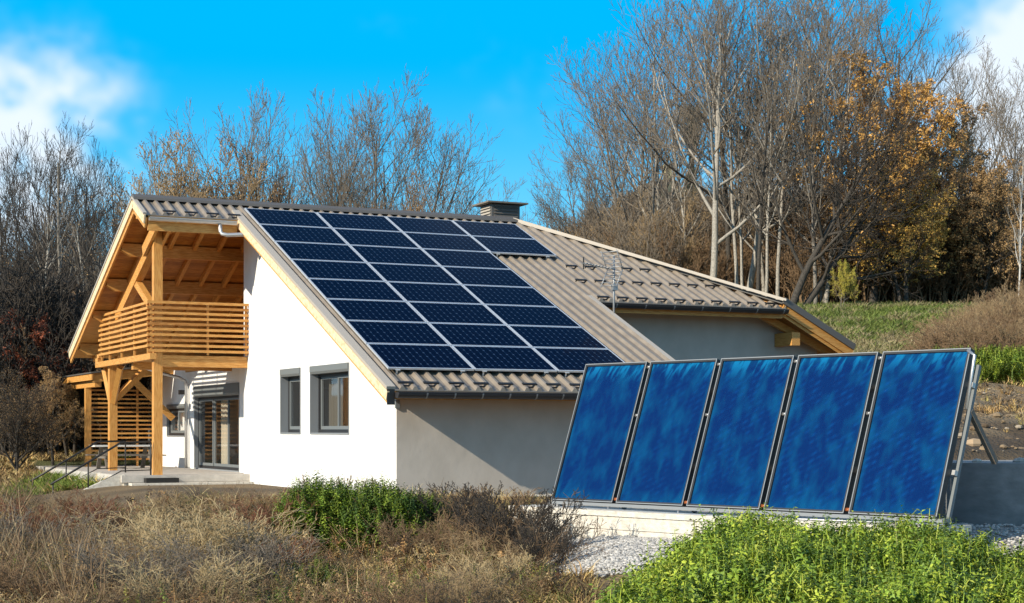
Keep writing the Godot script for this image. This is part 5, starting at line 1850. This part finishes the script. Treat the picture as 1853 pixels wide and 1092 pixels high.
	for k in 22000:
		var d := rng.randf_range(11.2, 17.6)
		var px := rng.randf_range(1000, 2150)
		var x := pixel(px, d)
		var edge := 1030.0 + (d - 12.0) * 22.0 + n.get_noise_2d(x * 2.0, d * 2.0) * 60.0
		if px < edge:
			continue
		var rise_ := smoothstep(edge, edge + 150.0, px)
		var crown := lerpf(-0.75, table([[11, -0.27], [13, -0.18], [15, -0.10], [16.4, -0.05], [17.6, -0.16]], d), rise_)
		crown += n.get_noise_2d(x * 1.6, d * 1.6) * 0.26 + n.get_noise_2d(x * 5.0, d * 5.0) * 0.16
		crown -= smoothstep(1660, 1830, px) * 0.26
		var p := Vector3(x, crown - pow(rng.randf(), 2.2) * 0.45, -d)
		places.append(spot(p, rng.randf_range(0.6, 1.3), 1.1))
		var g := n.get_noise_2d(x * 2.2 + 90.0, d * 2.2)
		tint.append(pick([green[0], green[2], green[4], green[0], green[1], green[2]] if g < 0.12 else [green[1], green[3], green[0], green[2]]))
		if k % 60 == 0 and d > 14.0:
			shoots.append(spot(p + Vector3(0, 0.02, 0), rng.randf_range(0.7, 1.25), 0.35, 1.2))
			shoot_tint.append(pick([green[1], green[0], Color(0.24, 0.24, 0.06)]))
	var half := places.size() / 2
	scatter("hedge_foliage", "bright green leafy ground cover filling the lower right corner", sprig_b, M.leaf_copy, places.slice(0, half), tint.slice(0, half))
	scatter("hedge_foliage", "bright green leafy ground cover below the blue collectors", sprig_a, M.leaf_copy, places.slice(half), tint.slice(half))
	scatter("hedge_shoots", "upright shoots standing out of the green ground cover", sprig_a, M.leaf_copy, shoots, shoot_tint)
	# small yellow plant at the hedge's left edge
	var yp := thing("yellow_plant", "small yellow-green plant at the left edge of the green ground cover", "plant", at(1050, 15.0), 0.0)
	places = []
	tint = []
	for k in 160:
		places.append(spot(Vector3(rng.randf_range(-0.2, 0.2), rng.randf_range(0.0, 0.55), rng.randf_range(-0.2, 0.2)), rng.randf_range(0.5, 0.9), 0.6))
		tint.append(pick([Color(0.36, 0.34, 0.04), Color(0.28, 0.30, 0.04)]))
	scatter("foliage", "", sprig_b, M.leaf_copy, places, tint, yp)

	# --- green ground cover on the bank behind the last collector
	places = []
	tint = []
	for k in 3800:
		var d := rng.randf_range(34.2, 38.2)
		var px := rng.randf_range(1690, 2020)
		var p := at(px, d)
		p.y += rng.randf_range(0.0, 0.42) + n.get_noise_2d(p.x, d) * 0.15
		places.append(spot(p, rng.randf_range(1.1, 1.9), 0.6))
		tint.append(pick([Color(0.20, 0.27, 0.025), Color(0.28, 0.33, 0.035), Color(0.12, 0.19, 0.02)]))
	scatter("bank_foliage", "bright green ground cover on the bank right of the last collector", sprig_b, M.leaf_copy, places, tint)
	# dead leaves still hanging on the dry plants of the bank
	places = []
	tint = []
	for k in 5200:
		var d := rng.randf_range(15.5, 26.5)
		var px := rng.randf_range(-120, 1010)
		var p := at(px, d)
		var q := to_house(p.x, d)
		if q.y > -2.2 and q.x > -3.6 or px > 960 and d > 19.0:
			continue
		var g := n.get_noise_2d(p.x * 1.7 + 40.0, d * 1.7)
		if g < rng.randf_range(-0.25, 0.25):
			continue
		p.y += rng.randf_range(0.02, 0.34)
		places.append(spot(p, rng.randf_range(0.45, 1.0), 1.4))
		tint.append(pick([Color(0.33, 0.185, 0.065), Color(0.17, 0.095, 0.042), Color(0.46, 0.33, 0.16), Color(0.085, 0.05, 0.028), Color(0.25, 0.12, 0.05), Color(0.38, 0.26, 0.10)]))
	scatter("dead_foliage", "curled brown dead leaves on the plants of the dry bank", sprig_a, M.leaf_copy, places, tint)
	# small green plants in the dry bank
	places = []
	tint = []
	for k in 3000:
		var d := rng.randf_range(16.5, 26.0)
		var p := at(rng.randf_range(-40, 980), d)
		var q := to_house(p.x, d)
		if n.get_noise_2d(p.x * 1.3, d * 1.3) < 0.10 or q.y > -2.4 and q.x > -3.5:
			continue
		p.y += rng.randf_range(0.02, 0.3)
		places.append(spot(p, rng.randf_range(0.5, 0.9), 0.5))
		tint.append(pick([Color(0.13, 0.17, 0.028), Color(0.20, 0.22, 0.035), Color(0.30, 0.29, 0.05), Color(0.08, 0.10, 0.03)]))
	scatter("weeds", "small green weeds scattered through the dry bank", sprig_a, M.leaf_copy, places, tint)
	# --- clods and straw on the earth bank
	rng.seed = 417
	var clod := stone_mesh(13)
	places = []
	tint = []
	for k in 1500:
		var d := rng.randf_range(23.5, 34.0)
		var p := at(rng.randf_range(1690, 2060), d)
		var s := 0.012 + 0.06 * pow(rng.randf(), 7.0)
		places.append(Transform3D(Basis(Vector3(0.3, 1, 0.2).normalized(), rng.randf() * TAU).scaled(Vector3(s * 1.3, s * 0.8, s)), p + Vector3(0, s * 0.3, 0)))
		tint.append(pick([Color(0.16, 0.11, 0.065), Color(0.22, 0.16, 0.095), Color(0.10, 0.07, 0.042), Color(0.18, 0.13, 0.08), Color(0.30, 0.25, 0.19)]))
	scatter("earth_clods", "brown clods and small stones on the earth bank right of the collectors", clod, M.stone_copy, places, tint)
	places = []
	tint = []
	for k in 900:
		var d := rng.randf_range(24.0, 34.5)
		var p := at(rng.randf_range(1690, 2060), d)
		if n.get_noise_2d(p.x * 0.8, d * 0.8 + 30.0) < -0.05:
			continue
		places.append(spot(p, rng.randf_range(0.35, 0.8), 0.5))
		tint.append(pick(straw))
	scatter("dry_grass", "sparse dry grass on the earth bank right of the collectors", tuft_b, M.straw_copy, places, tint)
	# --- gravel
	rng.seed = 407
	var st_mesh := stone_mesh(9)
	places = []
	tint = []
	for k in 34000:
		var d := 0.0
		var x := 0.0
		if k < 29000:
			d = rng.randf_range(18.8, 27.6)
			x = pixel(rng.randf_range(955, 1300) if k % 3 else rng.randf_range(1600, 2050), d)
			if x < 0.4 + (d - 19.0) * 0.01 or x / d > 0.19 and d > 22.2:
				continue
		else:
			var q := L(rng.randf_range(0.0, 6.0), -rng.randf_range(0.03, 0.75), 0)
			var w := house_point(q)
			x = w.x
			d = -w.z
		var s := rng.randf_range(0.007, 0.021)
		places.append(Transform3D(Basis(Vector3.UP, rng.randf() * TAU).scaled(Vector3(s * 1.2, s * 0.8, s)), Vector3(x, ground(x, d) + s * 0.4 + 0.01, -d)))
		tint.append(pick([Color(0.47, 0.445, 0.41), Color(0.37, 0.355, 0.335), Color(0.55, 0.52, 0.48), Color(0.27, 0.26, 0.245)], 0.15))
	scatter("gravel", "pale grey gravel round the plinth and along the grey wall", st_mesh, M.stone_copy, places, tint)

func places_weeds(_n: FastNoiseLite):
	# thin dead weeds standing in front of the walls
	rng.seed = 421
	least = 0.004
	var weed := bush_kind(206, SHRUB, 3, 0.55, 0.006, 0.22, 0.05)
	least = 0.011
	var spots := [[560, "leftmost of the four below the windows"], [615, "second from the left below the windows"], [655, "third from the left below the windows"], [690, "nearest the corner of the white wall"], [838, "in front of the grey wall, left of a taller pair"], [862, "tallest in front of the grey wall"], [945, "in front of the grey wall near its shaded part"], [975, "in front of the grey wall beside the first collector"]]
	for e in spots:
		var o := put_mesh("dead_weed", weed, M.twig_brown)
		o.transform = spot(at(e[0], 27.3 if e[0] < 800 else 26.0), rng.randf_range(0.75, 1.15), 0.1)
		tag(o, "thin dead weed stalk, %s" % e[1], "weed", "dead weeds before the house walls")
